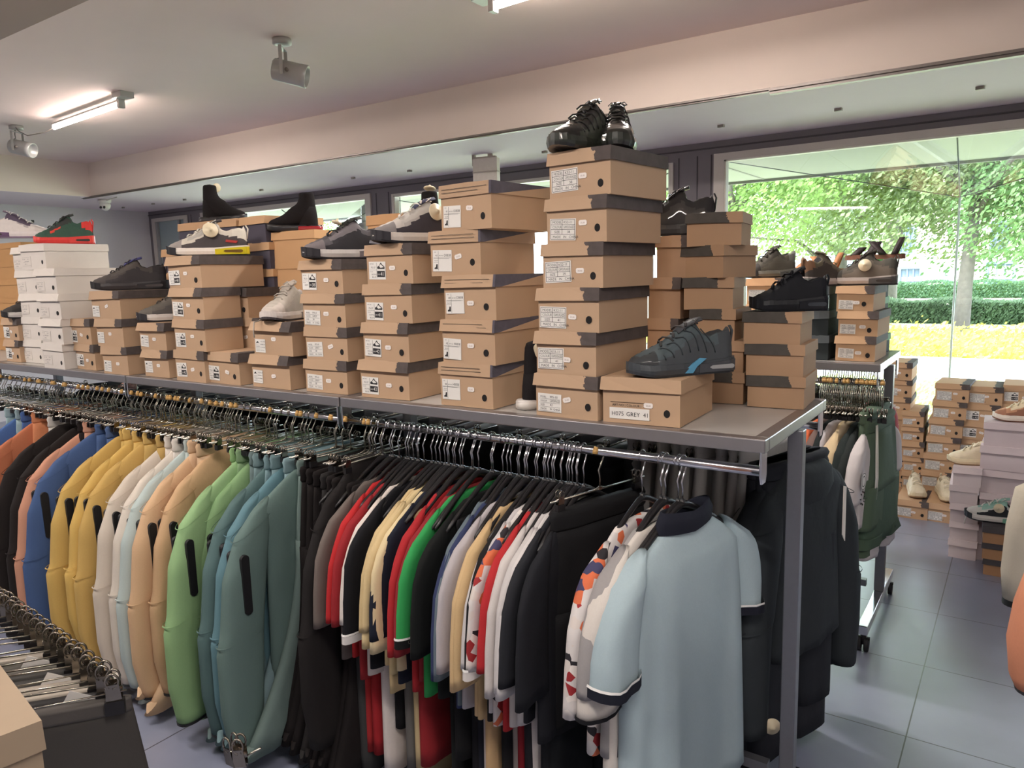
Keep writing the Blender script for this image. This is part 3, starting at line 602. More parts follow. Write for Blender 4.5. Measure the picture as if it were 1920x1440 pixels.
    for u in range(6):
        s = .33 + .045 * u; z = tz + .012 - .004 * u if u < 3 else interp(tab, s) * tall + .001; wv = .020 * (1 if u else .75)
        pr.append([((s - .5) * L * .96 - (.006 if u == 0 else 0), wv * math.cos(a), z + .004 * math.sin(a) - .006 * abs(math.cos(a))) for a in [2 * math.pi * q / 12 for q in range(12)]])
    m.loft(pr); obj('tongue', m, mk('tongue', pal.get('tongue', pal['eye'])), t)
    m = MB()
    for q in range(6):
        s = .40 + q * .062; z = interp(tab, s) * tall + .003; x = (s - .5) * L * .96; wv = .019 + .001 * q; dx = .009 * (1 if q % 2 else -1)
        m.tube([(x - dx, -wv, z - .008), (x - dx * .4, -wv * .5, z + .001), (x + dx * .4, wv * .5, z + .001), (x + dx, wv, z - .008)], .0024, 6, sx=1.5)
    x = (.39 - .5) * L * .96; m.tube([(x, 0, tz + .002), (x - .006, .018, tz + .010), (x + .012, .026, tz - .002), (x + .012, .01, tz - .004)], .0016, 5); m.tube([(x, 0, tz + .002), (x - .006, -.018, tz + .010), (x + .012, -.026, tz - .002)], .0016, 5)
    if loose: m.tube([(x, -.02, tz), (.02, -.05, .05), (.06, -.062, .02), (.10, -.06, .003), (.135, -.055, .001), (.143, -.055, -.035), (.146, -.05, -.055)], .0026, 6)
    obj('laces', m, mk('lace', (210, 206, 200)), t)
    # heel loop
    m = MB().tube([(-.48 * L, 0, .07), (-.5 * L, 0, .085 * tall + .005), (-.475 * L, 0, .1 * tall)], .003, 6, sx=2.4); obj('pull_tab', m, mk('tab', pal.get('tab', pal['heel'])), t)
    if tagdisc: tagd(t, tagdisc[0], tagdisc[1], tagdisc[2] if len(tagdisc) > 2 else .027)
    return t
def tagd(t, loc, rot, r=.027, label='cream security tag'):
    m = MB(); n = 28; R = lambda rr, z: [(rr * math.cos(2 * math.pi * i / n), rr * math.sin(2 * math.pi * i / n), z) for i in range(n)]
    m.loft([R(r * .9, -.003), R(r, -.001), R(r, .002), R(r * .93, .004), R(r * .35, .006), R(r * .26, .012), R(r * .12, .016)]); return obj('security_tag', m, CREAM, t, loc, rot, label)
def sock_boot(label, loc, rz, sole_acc, group='black sock boots', sh=.205, tg=None, mid=(40, 38, 40), ry=0):
    t = thing('sock_boot', label, 'boot', loc, rz, group, 0, ry); L = .27; K = mat((34, 31, 32), .9, 0, 'knit', .1, 90, .3, spec=.15)
    n = 40; A = 24; rings = []
    # foot in one closed loft along a path that turns up into the shaft
    path = [(.125, .028, .010, .008), (.118, .036, .030, .018), (.10, .041, .038, .022), (.07, .046, .040, .026), (.035, .054, .038, .034), (.005, .066, .036, .044), (-.025, .080, .036, .054), (-.05, .1, .037, .058), (-.062, .125, .034, .046), (-.066, .155, .031, .038), (-.066, .18, .030, .036), (-.064, sh, .031, .037)]
    dirs = [0, 0, 5, 10, 22, 35, 50, 66, 80, 88, 92, 92]
    for (x, z, a, b_), d in zip(path, dirs):
        d = math.radians(d); ux, uz = math.sin(d), math.cos(d); rings.append([(x + ux * b_ * math.sin(q) * 1.0, a * math.cos(q), z + uz * b_ * math.sin(q)) for q in [2 * math.pi * i / A for i in range(A)]])
    o = obj('upper', MB().loft(rings), K, t); m = o.modifiers.new('s', 'SUBSURF'); m.levels = m.render_levels = 1
    hl = [[(-.066 + x * s, y * s, z) for x, y in [(.045 * math.cos(q), .036 * math.sin(q)) for q in [2 * math.pi * i / 20 for i in range(20)]]] for s, z in ((.98, .015), (1.05, .04), (1.02, .075), (.9, .12))]
    obj('heel', MB().loft(hl), K, t)
    rg = []
    for zf, sc in ((0, .94), (.008, 1.0), (.024, 1.04), (.032, 1.0)):
        P = [((s - .5) * L * .98, interp(HWT, s) * .98 * sc) for s in [i / 24 for i in range(25)]]; rg.append([(x, y, zf + spring(x / L + .5)) for x, y in P] + [(x, -y, zf + spring(x / L + .5)) for x, y in reversed(P)])
    so = obj('sole', MB().loft(rg, 0, True, True, True), mat(mid, .3, 0, 'sole', .05), t)
    rg = []
    for zf, sc in ((.004, 1.04), (.014, 1.08), (.026, 1.07)):
        P = [((s - .5) * L, interp(HWT, s) * sc) for s in [i / 14 * .42 for i in range(15)]]; rg.append([(x, y, zf) for x, y in P] + [(x, -y, zf) for x, y in reversed(P)])
    obj('heel_unit', MB().loft(rg), mat(sole_acc, .3, 0, 'heel_unit', .05), so)
    if tg: tagd(t, *tg)
    t.scale = (.88,) * 3
    return t
GREY = (128, 122, 120); LG = (196, 188, 178); DK = (58, 54, 56)
def onbox(px, Y, z, dx=0): return (xat(px, Y, z) + dx, Y, z)
PI = math.pi
# toe to the left and a little to the viewer = heading about 185..200 degrees
sneaker('sneaker', 'light grey sneaker with black sole, yellow heel unit and cream disc tag', onbox(392, 1.90, T + .510), math.radians(226),
        dict(base=(206, 198, 186), toe=(150, 142, 138), mud=(74, 68, 70), heel=(214, 208, 196), eye=(178, 172, 164), lining=(196, 190, 176), mid=(216, 208, 200), out=(48, 46, 50), lace=(214, 208, 198), unit=(214, 196, 40), win=(120, 90, 40), side=(206, 198, 186), tongue=(70, 66, 70), patch=(178, 64, 60)), tagdisc=((-.020, .040, .105), (math.radians(-75), 0, math.radians(20)), .031), L=.325)
sneaker('sneaker', 'dark grey sneaker with purple trim and black sole on the left three-box stack', onbox(245, 1.90, T + .377), math.radians(236),
        dict(base=(74, 68, 66), toe=(78, 72, 70), mud=(58, 54, 56), heel=(54, 50, 52), eye=(84, 78, 74), lining=(50, 46, 48), mid=(56, 52, 54), out=(44, 42, 44), lace=(50, 46, 48), unit=(50, 47, 49), win=(86, 80, 80), tongue=(72, 70, 120)), L=.325)
sneaker('sneaker', 'green sneaker with lime heel tab and white heel corner, half hidden behind a brown box', onbox(158, 1.92, T + .246), math.radians(52),
        dict(base=(38, 84, 64), toe=(38, 84, 64), mud=(52, 54, 50), heel=(44, 100, 74), eye=(40, 90, 68), lining=(30, 60, 48), mid=(46, 92, 70), out=(34, 60, 48), lace=(30, 50, 40), unit=(40, 96, 72), win=(70, 84, 74), side=(140, 200, 100), tab=(160, 216, 110), patch=(160, 216, 110)), L=.325)
sneaker('sneaker', 'dark grey sneaker with white midsole half hidden by the yellow-heeled sneaker stack', onbox(332, 1.93, T + .236), math.radians(236),
        dict(base=(98, 92, 86), toe=(104, 98, 92), mud=(84, 80, 78), heel=(80, 76, 74), eye=(100, 94, 88), mid=(196, 188, 182), out=(50, 48, 52), lace=(90, 84, 78), unit=(60, 56, 58)), L=.325)
sneaker('sneaker', 'green and black sneaker with red panels and lime toe on the topmost white box', onbox(122, 1.90, T + .612), math.radians(236),
        dict(base=(56, 84, 72), toe=(60, 90, 76), mud=(60, 88, 74), heel=(214, 62, 58), eye=(60, 62, 60), lining=(52, 54, 54), mid=(216, 62, 58), out=(190, 60, 56), lace=(56, 54, 54), unit=(220, 70, 64), side=(220, 74, 60), tongue=(60, 62, 60)), L=.27, k=.9)
sneaker('sneaker', 'white and purple sneaker with triangular lace wing at the left edge', onbox(35, 1.98, T + .680), math.radians(52),
        dict(base=(214, 206, 202), toe=(206, 196, 192), mud=(212, 204, 200), heel=(112, 84, 116), eye=(90, 78, 96), mid=(214, 206, 204), out=(150, 130, 150), lace=(200, 194, 190), unit=(104, 78, 108), side=(176, 166, 166)), L=.325)
sneaker('sneaker', 'black sneaker toe with white midsole on the small stack left of the white boxes', onbox(62, 1.90, T + .238), math.radians(236),
        dict(base=(54, 50, 48), toe=(60, 56, 54), mud=(48, 45, 44), heel=(48, 45, 44), eye=(52, 48, 46), mid=(190, 184, 178), out=(40, 38, 40), lace=(40, 38, 38), unit=(46, 44, 44)), L=.29)
sneaker('sneaker', 'light grey sneaker facing forward with one loose lace hanging over its box', onbox(541, 1.885, T + .252), math.radians(286),
        dict(base=(176, 168, 158), toe=(188, 178, 170), mud=(166, 158, 150), heel=(150, 142, 136), eye=(176, 168, 158), lining=(190, 180, 176), mid=(206, 196, 190), out=(66, 60, 62), lace=(170, 162, 152), unit=(140, 132, 128), tongue=(170, 160, 150)), L=.28, loose=True)
sneaker('sneaker', 'dark grey and black sneaker with white midsole, right of the right sock boot', onbox(650, 1.90, T + .470), math.radians(250),
        dict(base=(92, 88, 92), toe=(124, 116, 118), mud=(52, 50, 54), heel=(56, 54, 58), eye=(124, 118, 122), lining=(60, 58, 60), mid=(206, 200, 196), out=(48, 46, 50), lace=(46, 46, 46), unit=(128, 120, 124), win=(90, 86, 90), side=(58, 56, 60), tongue=(58, 60, 54), tab=(226, 222, 218), patch=(150, 152, 160)), L=.325, tagdisc=((.030, 0, .128), (0, math.radians(-20), 0), .018))
sneaker('sneaker', 'pale grey, white and navy sneaker with black sole beside the boot boxes', onbox(786, 1.90, T + .510), math.radians(244),
        dict(base=(204, 198, 192), toe=(140, 134, 134), mud=(66, 62, 68), heel=(186, 180, 176), eye=(198, 194, 188), lining=(180, 176, 170), mid=(216, 206, 196), out=(50, 48, 52), lace=(228, 222, 214), unit=(190, 180, 172), side=(180, 174, 170), tongue=(66, 68, 92)), L=.325, tagdisc=((-.045, .045, .10), (math.radians(-80), 0, math.radians(15)), .028))
sneaker('sneaker', 'dark grey ribbed running shoe with sky blue shank on the H075 box', onbox(1276, 1.905, T + .124), math.radians(232),
        dict(base=(74, 84, 88), toe=(54, 56, 58), mud=(66, 70, 74), heel=(64, 68, 72), eye=(70, 80, 84), lining=(58, 58, 60), mid=(62, 66, 70), out=(52, 54, 58), lace=(56, 54, 54), unit=(66, 68, 72), win=(150, 150, 150), tongue=(60, 62, 66), rib=(44, 50, 54), shank=(84, 146, 178), coat=.2), L=.315, tn=True, k=1.02)
sneaker('sneaker', 'plain black sneaker on the small boxes at the right end of the shelf', onbox(1478, 2.25, T + .276), math.radians(208),
        dict(base=(22, 24, 30), toe=(22, 24, 30), mud=(20, 22, 28), heel=(24, 26, 32), eye=(22, 24, 30), lining=(20, 20, 24), mid=(22, 24, 30), out=(24, 26, 32), lace=(20, 20, 26), unit=(26, 28, 34), win=(60, 64, 70)), L=.22, k=.82, tall=1.02)
GLB = dict(base=(28, 27, 25), toe=(24, 24, 22), mud=(60, 64, 56), heel=(28, 28, 26), eye=(30, 28, 26), lining=(24, 24, 22), mid=(40, 44, 38), out=(26, 26, 26), lace=(24, 24, 22), unit=(50, 54, 48), rib=(20, 20, 18), shank=(96, 104, 92), rough=.32, coat=.8, tongue=(28, 27, 25))
sneaker('sneaker', 'glossy black patent running shoe pointing forward on top of the tallest stack', onbox(1100, 1.87, T + .722), math.radians(258), GLB, tn=True, L=.27, k=1.0)
sneaker('sneaker', 'glossy black patent running shoe leaning upright behind its pair on the tallest stack', (onbox(1158, 1.96, T + .722)), math.radians(294), GLB, tn=True, L=.27, tall=1.28)
sneaker('sneaker', 'black running shoe with glossy side seen between the two tall right stacks', onbox(1262, 2.26, T + .507), math.radians(196),
        dict(base=(42, 40, 42), toe=(44, 42, 44), mud=(60, 58, 58), heel=(40, 38, 40), eye=(40, 38, 40), mid=(64, 62, 62), out=(50, 48, 50), lace=(38, 36, 38), unit=(70, 68, 68), coat=.4), L=.26)
sock_boot('black sock boot with a round cream tag at its cuff, behind the yellow-heeled sneaker', onbox(420, 2.22, T + .680), math.radians(28), (60, 58, 60), tg=((-.045, .038, .19), (math.radians(-80), 0, math.radians(60)), .024))
sock_boot('black sock boot with a red heel unit on the navy-fronted stack', onbox(553, 2.18, T + .606), math.radians(224), (150, 34, 42), sh=.19)
sock_boot('black sock boot with a cream cuff tag behind the navy-tongued white sneaker', onbox(782, 2.22, T + .55), math.radians(200), (60, 58, 60), sh=.2, tg=((-.064, -.01, .21), (math.radians(15), 0, 0), .026))
sock_boot('black sock boot with white sole standing on the shelf between two stacks', (xat(978, 1.84, T) + .055, 1.84 + .09, T), math.radians(58), (214, 208, 202), sh=.235, mid=(210, 204, 200), tg=((-.07, -.045, .2), (0, math.radians(80), math.radians(20)), .026))
# second rack and floor shoes
Y2 = 3.56
sneaker('sneaker', 'camouflage sneaker with round cream tag on the second rack', onbox(1618, 3.55, T + .317), math.radians(182),
        dict(base=(92, 86, 78), toe=(66, 62, 58), mud=(110, 100, 90), heel=(84, 82, 76), eye=(70, 66, 60), mid=(176, 166, 160), out=(52, 50, 50), lace=(80, 76, 70), unit=(90, 86, 84)), L=.27, tagdisc=((-.01, .042, .085), (math.radians(-80), 0, 0), .026))
sneaker('sneaker', 'dark camouflage boot shoe seen toe on beside the big window', onbox(1443, 3.62, T + .355), math.radians(-130),
        dict(base=(84, 80, 72), toe=(60, 56, 54), mud=(96, 92, 84), heel=(110, 110, 104), eye=(70, 66, 60), mid=(120, 118, 110), out=(48, 46, 46), lace=(60, 58, 54), unit=(110, 112, 108)), L=.27)
sneaker('sneaker', 'brown and grey camouflage trainer seen from behind on the black boxes', onbox(1545, 3.5, T + .317), math.radians(60),
        dict(base=(98, 92, 76), toe=(96, 90, 78), mud=(70, 64, 60), heel=(128, 96, 74), eye=(110, 104, 92), mid=(170, 160, 156), out=(60, 56, 56), lace=(150, 136, 110), unit=(110, 112, 108)), L=.27)
def sandal(label, loc, rz, c1, c2):
    t = thing('sandal', label, 'sandal', loc, rz)
    P = [((s - .5) * .25, interp(HWT, s) * .9) for s in [i / 20 for i in range(21)]]; ring = lambda z: [(x, y, z) for x, y in P] + [(x, -y, z) for x, y in reversed(P)]
    obj('sole', MB().loft([ring(0), ring(.022)], 0, True, True, False), mat(c2, .6, 0, 'sandal_sole'), t)
    for nm, x, h, w_, ln in (('toe_strap', .085, .042, .030, -.035), ('instep_strap', .02, .068, .034, -.03), ('cross_strap', -.035, .07, .028, .05), ('ankle_strap', -.08, .085, .022, -.03)):
        rg = [[(x + dx * w_ + ln * math.sin(a), .04 * math.cos(a), .02 + h * math.sin(a) * .9) for a in [math.pi * i / 14 for i in range(15)]] for dx in (-.5, .5)]
        o = obj(nm, MB().loft(rg, 0, False, False, True, False), mat(c1, .6, 0, 'sandal_strap'), t); s_ = o.modifiers.new('t', 'SOLIDIFY'); s_.thickness = .003
    return t
sandal('tan open sandal with wide crossed straps above the camouflage trainer', onbox(1530, 3.82, T + .368), math.radians(182), (196, 136, 92), (170, 116, 80))
sandal('brown open sandal with black straps on the green lidded boxes', onbox(1640, 3.80, T + .427), math.radians(182), (52, 42, 42), (130, 84, 66))
CRM = dict(base=(222, 208, 180), toe=(224, 210, 184), mud=(216, 202, 174), heel=(210, 194, 164), eye=(222, 208, 182), lining=(200, 186, 160), mid=(216, 200, 168), out=(150, 120, 90), lace=(230, 218, 194), unit=(214, 198, 168))
sneaker('sneaker', 'cream sneaker facing forward on the low floor box beside the green shorts', (f1[0].location.x, 5.37, .118), math.radians(-75), CRM, L=.27, heel=False, low=True)
sneaker('sneaker', 'cream sneaker facing forward on the middle box of the low floor row', (f2[0].location.x, 5.37, .118), math.radians(-72), CRM, L=.29, heel=False, low=True)
sneaker('sneaker', 'white sneaker with red sole half hidden behind the lilac boxes', (f3[0].location.x + .01, 5.35, .118), math.radians(-80), dict(CRM, base=(226, 220, 212), toe=(226, 220, 212), mud=(216, 120, 100), mid=(206, 80, 66), unit=(206, 80, 66), side=(200, 90, 76)), L=.28, low=True)
sneaker('sneaker', 'cream running shoe with brown outsole on the small lilac stack', (xat(1828, 4.70, .51), 4.70, .512), math.radians(190), CRM, L=.27, low=True, heel=False)
sneaker('sneaker', 'brown and cream sneaker on the tall lilac stack at the right edge', (xat(1919, 4.72, .765), 4.72, .765), math.radians(185), dict(base=(200, 150, 118), toe=(168, 120, 96), mud=(150, 104, 84), heel=(226, 200, 150), eye=(226, 210, 180), mid=(226, 216, 204), out=(120, 84, 70), lace=(232, 220, 196), unit=(120, 88, 76)), L=.28, low=True, heel=False)
sneaker('sneaker', 'white and mint running shoe with cream disc tag and long hanging lace', (xat(1868, 4.50, .267), 4.50, .267), math.radians(178), dict(base=(206, 208, 202), toe=(206, 204, 200), mud=(40, 44, 48), heel=(224, 210, 190), eye=(150, 190, 180), mid=(204, 200, 196), out=(46, 48, 52), lace=(220, 218, 212), unit=(120, 170, 150), win=(60, 90, 84), side=(206, 208, 202)), L=.29, low=True, loose=True, tagdisc=((-.01, .04, .08), (math.radians(-80), 0, 0), .024))
# ------------------------------------------------------------------ racks
YF, YK, RZ = 1.75, 2.40, 1.118      # shelf front and back edge, rail height
YR1, YR2 = 1.772, 2.375
EDGE = mat((150, 146, 148), .32, .7, 'shelf_edge', .04, 40)
TOPM = mat((186, 182, 178), .32, .15, 'shelf_top', .05, 18, .02)
def rack(label, x0, x1, yf, yk, ends=(False, False), feet=(0, 1), fa=.44, fb=.08):
    t = thing('garment_rack', label, 'clothes rack', (0, 0, 0), 0, 'steel garment racks with a shelf on top'); ym = (yf + yk) / 2
    obj('shelf_board', MB().box(x0 + .004, x1 - .004, yf + .035, yk - .035, 1.17, 1.198), TOPM, t)
    m = MB().box(x0, x1, yf, yf + .035, 1.166, 1.2).box(x0, x1, yk - .035, yk, 1.166, 1.2).box(x0, x0 + .035, yf + .035, yk - .035, 1.166, 1.1995).box(x1 - .035, x1, yf + .035, yk - .035, 1.166, 1.1995)
    bev(obj('shelf_frame', m, EDGE, t), .003)
    for k, x in enumerate((x0 + .022, x1 - .006)):
        if k not in feet: continue
        bev(obj('post', MB().box(x - .02, x + .02, ym - .02, ym + .02, .12, 1.166), STEEL, t), .003)
        bev(obj('foot', MB().box(x - .02, x + .02, ym - fa, ym + fb, .08, .12), CHROME, t), .003)
        for y in (ym - fa + .03, ym + fb - .03):
            c = obj('caster', MB().cyl((x - .022, y, .03), (x - .006, y, .03), .03, 20).cyl((x + .006, y, .03), (x + .022, y, .03), .03, 20), BLACKR, t)
            obj('fork', MB().cyl((x, y, .03), (x, y, .085), .011, 10).box(x - .026, x + .026, y - .006, y + .006, .05, .062), BLACKP, c)
    obj('lower_bar', MB().box(x0 + .06, x1 - .06, ym - .015, ym + .015, .13, .16), STEEL, t)
    for y, s in ((yf + .022, 1), (yk - .025, -1)):
        obj('hanging_rail', MB().cyl((x0 + .012, y, RZ), (x1 - .016, y, RZ), .0125, 20), CHROME, t)
        for x in (x0 + .006, x1 - .010):
            o = obj('rail_bracket', MB().prism([(y - .022, 1.17), (y + .022, 1.17), (y + .022, RZ - .012), (y + .014, RZ - .03), (y - .014, RZ - .03), (y - .022, RZ - .012)], x - .003, x + .003, 'x'), CHROME, t); bev(o, .001, 1)
    return t
rack('steel shelf rack at the right end of the long row, carrying the tallest box stack', -1.925, -.487, YF, YK)
rack('middle steel shelf rack, carrying the boxes under the grey sneakers', -3.30, -1.932, YF, YK, feet=(0,))
rack('left steel shelf rack, carrying the white shoeboxes', -4.68, -3.307, YF, YK, feet=(0,))
rack('leftmost steel shelf rack running out of the picture', -6.05, -4.687, YF, YK, feet=(0,))
rack('separate steel shelf rack on casters in front of the big window', -1.93, -.475, 3.34, 3.93, fa=.42, fb=.30)
# ------------------------------------------------------------------ hangers
def hook_pts(drop=.11, r=.0165, off=.0):
    P = []
    for i in range(13):
        a = math.radians(205 - i * 19.5); P.append((r * math.cos(a), off, r * math.sin(a) + .001))
    P += [(r * .95, off, -.018), (r * .35, off, -.036), (-.004, off, -.052), (0, off, -.07), (0, off, -drop)]
    return P
def make_plastic():
    t = thing('clothes_hanger', 'black plastic clothes hanger', 'hanger')
    obj('hook', MB().tube(hook_pts(.112), .0023, 6), CHROME, t)
    m = MB(); rg = []
    pts = [(-.225, -.225), (-.19, -.205), (-.13, -.17), (-.07, -.138), (-.025, -.117), (0, -.112), (.025, -.117), (.07, -.138), (.13, -.17), (.19, -.205), (.225, -.225)]
    for i, (x, z) in enumerate(pts):
        e = .55 if i in (0, len(pts) - 1) else 1; rg.append([(x + .0085 * e * .5 * math.cos(a), .0075 * e * math.cos(a), z + .0095 * e * math.sin(a)) for a in [2 * PI * q / 10 for q in range(10)]])
    m.loft(rg); m.tube([(0, 0, -.1), (0, 0, -.118)], .007, 8); obj('body', m, BLACKP, t); return t
CLIPM = mat((150, 142, 132), .22, 1, 'clip_metal', .12)
def clip_meshes():
    m = MB()
    for s in (-1, 1):
        m.tube([(0 + .009 * math.cos(a), s * (.007 + .0035 * math.sin(a) * 0), .016 + .010 * math.sin(a)) for a in [math.radians(-60 + 30 * i) for i in range(12)]], .0017, 5)
        m.add([(-.009, s * .0075, .012), (.009, s * .0075, .012), (.011, s * .003, -.014), (-.011, s * .003, -.014)], [(0, 1, 2, 3)]); m.add([(-.009, s * .0085, .012), (.009, s * .0085, .012), (.011, s * .004, -.014), (-.011, s * .004, -.014)], [(3, 2, 1, 0)])
    m.cyl((-.012, 0, .002), (.012, 0, .002), .0036, 8)
    return m.mesh('clip'), MB().box(-.013, .013, -.006, .006, -.030, -.012).mesh('clip_pad')
CM, PM = clip_meshes()
def make_clip(marker=YEL):   # the size marker is a ring on the hook
    t = thing('clip_hanger', 'metal clip hanger', 'hanger')
    obj('hook', MB().tube(hook_pts(.10), .0024, 6), WIRE, t)
    m = MB().tube([(-.185, 0, -.106), (.185, 0, -.106)], .0028, 6).tube([(-.03, 0, -.106), (0, 0, -.099), (.03, 0, -.106)], .0018, 6).cbox((0, 0, -.103), (.012, .007, .009))
    obj('bar', m, WIRE, t)
    if marker: obj('size_marker', MB().cyl((-.0172, 0, -.004), (-.0150, 0, .009), .0074, 10).cyl((-.0155, 0, .008), (-.0125, 0, .014), .0058, 10), marker, t)
    for x in (-.150, .150):
        c = obj('clip', CM, CLIPM, t, (x, 0, -.106)); obj('pad', PM, BLACKP, c)
    return t
PL = make_plastic(); CL = make_clip(); CN0 = make_clip(None); RH = random.Random(9)
tag(CN0, 'metal clip hanger without size ring at the left end of the near rail'); CN0.location = (xat(3, 1.772, RZ), 1.772, RZ); CN0.rotation_euler = (0, 0, PI / 2)
first = {'PL': True, 'CL': True}
def hang(kind, X, Y, label, group, rz=0, z=RZ):
    src = PL if kind == 'PL' else (CL if first['CL'] or RH.random() < .42 else CN0); a = PI / 2 + rz
    if first[kind]:
        first[kind] = False; src.location = (X, Y, z); src.rotation_euler = (0, 0, a); tag(src, label, group=group); return src
    return dup(src, (X, Y, z), a, label, group)
# ------------------------------------------------------------------ garments (local: x across, y through, z down from the rail axis)
RG = random.Random(5)
def ringpts(cx, hw, cy, ht, z, n, fold=0, ph=0, e=.62, k=1.):
    P = []
    for i in range(n):
        a = 2 * PI * i / n; c, s = math.cos(a), math.sin(a)
        x = hw * (1 if c > 0 else -1) * abs(c) ** e; y = ht * (1 if s > 0 else -1) * abs(s) ** .8
        y += fold * (math.sin(x * 42 * k + ph) + .6 * math.sin(x * 71 * k + ph * 2.3)) * (1 - abs(c) ** 6 * .6)
        P.append((cx + x, cy + y, z))
    return P
def open_hem(rings, up=.03):
    """fold the last ring back inside so that the hem reads as an open edge"""
    last = rings[-1]; cx = sum(p[0] for p in last) / len(last); cy = sum(p[1] for p in last) / len(last)
    rings.append([(cx + (p[0] - cx) * .95, cy + (p[1] - cy) * .7, p[2] + .002) for p in last]); rings.append([(cx + (p[0] - cx) * .9, cy + (p[1] - cy) * .6, p[2] + up) for p in last]); return rings
def torso(zt, tip, zn, nk, hem, ht, hw=.235, fold=.005, ph=0, n=36, wave=.0, belly=0):
    R = [ringpts(0, nk * .75, 0, .010, zn + .004, n), ringpts(0, nk, 0, .014, zn, n)]
    m = 7
    for i in range(1, m + 1):
        u = i / m; R.append(ringpts(0, nk + (tip - nk) * u, 0, .014 + (ht - .014) * u, zn + (zt - zn) * u ** 1.15, n, fold * .15 * u, ph))
    N_ = 14
    for i in range(1, N_ + 1):
        u = i / N_; w_ = tip + (hw - tip) * min(1, u * 4) + .02 * u; R.append(ringpts(0, w_, belly * math.sin(u * 3), ht * (1 + .35 * u), zt + (hem - zt) * u, n, fold * (.2 + u), ph + u * .6, k=.9))
    return MB().loft(open_hem(R, .05), 0, True, True)
def sleeve(sg, path, n=20, fold=.003, ph=0, ht=.03, cuff=None):
    """path rows: (x centre, z, half width, [y shift])"""
    R = []
    pp = []
    for a, b_ in zip(path, path[1:]):
        for q in range(4): pp.append([a[i] + (b_[i] - a[i]) * (q / 4) for i in range(3)])
    pp.append(list(path[-1][:3]))
    for i, (x, z, hw) in enumerate(pp):
        u = i / len(pp); tl = .62 * (1 - u) ** 1.3             # rings tilt at the shoulder, level at the cuff
        rg = ringpts(0, hw, 0, ht * min(1, .35 + u * 2.2), 0, n, fold * u, ph + u * 1.4, e=.8)
        R.append([(sg * (x + px), py, z - px * tl) for px, py, _ in rg])
    if sg < 0: R = [list(reversed(r)) for r in R]
    return MB().loft(open_hem(R, .05), 0, True, True)
def garment_tee(nm, label, col, X, Y, rz=0, hem=-.80, group=None, slv=.29, ht=.022, cuffc=None, hemc=None, fold=.005, seed=0, z=RZ, collar=None, tip=.262, m_=None, word=None, cat='t-shirt', wide=1.0, rx=0, wing=0, nk=.135):
    q = random.Random(seed); ph = q.uniform(0, 6); t = thing(nm, label, cat, (X, Y, z), PI / 2 + rz, group, rx); M_ = m_ or cloth(col)
    zs = -.25 + q.uniform(-.012, .012); j = q.uniform(-.025, .025)
    obj('torso', torso(zs, tip * wide, -.160, nk, hem + j, ht, .25 * wide, fold, ph), M_, t)
    for sg in (-1, 1):
        e = q.uniform(-.02, .02); zz = zs - slv + e; o = wing
        path = [(.205 * wide, -.198, .030), (.238 * wide, -.230, .048), (.262 * wide, zs - .035, .060), (.277 * wide + o * .3, zs - .09, .068), (.288 * wide + o * .7, zs - .08 - (slv - .08) * .5, .072), (.292 * wide + o, zz, .076)]
        s_ = obj('sleeve', sleeve(sg, path, ph=ph + sg, ht=ht * 1.05, fold=fold * .6), M_, t)
        if cuffc is not None:
            for dz, cc, th_ in ((.012, cuffc, .012), (.028, (230, 228, 225), .003)) if cuffc != 'edge' else ((.005, (22, 22, 26), .005),):
                a = [(.292 * wide + o - .001, zz + dz + th_, .0762), (.292 * wide + o, zz + dz - th_, .0772)]
                obj('cuff_band', MB().loft([[(sg * (x + px * 1.012), py * 1.06, z2) for px, py, _ in ringpts(0, hw, 0, ht * 1.2, 0, 20, fold * .6, ph + sg + 1.4, e=.8)] for x, z2, hw in a], 0, False, False), cloth(cc), s_)
    if word:
        q2 = MB(); put_text(q2, word, -.345, -zz * 0 + zz + .003, .020, -ht * 1.42); obj('cuff_print', q2, mat((110, 108, 104), .7, 0, 'print'), s_ if sg < 0 else [o for o in t.children if o.name.startswith('sleeve')][0])
    if collar is not None:   # back yoke collar
        mc = MB(); n = 24
        for k_, (rr, hh) in enumerate(((1.0, .0), (1.02, .026))): pass
        rg = [[(.112 * f * math.cos(a), .030 * f * math.sin(a) + 0, zc + (.012 * abs(math.cos(a)) if True else 0)) for a in [2 * PI * i / n for i in range(n)]] for f, zc in ((1.05, -.176), (1.08, -.150), (.92, -.122), (.82, -.126), (.86, -.160))]
        obj('collar', mc.loft(rg, 0, False, False), cloth(collar), t)
    return t
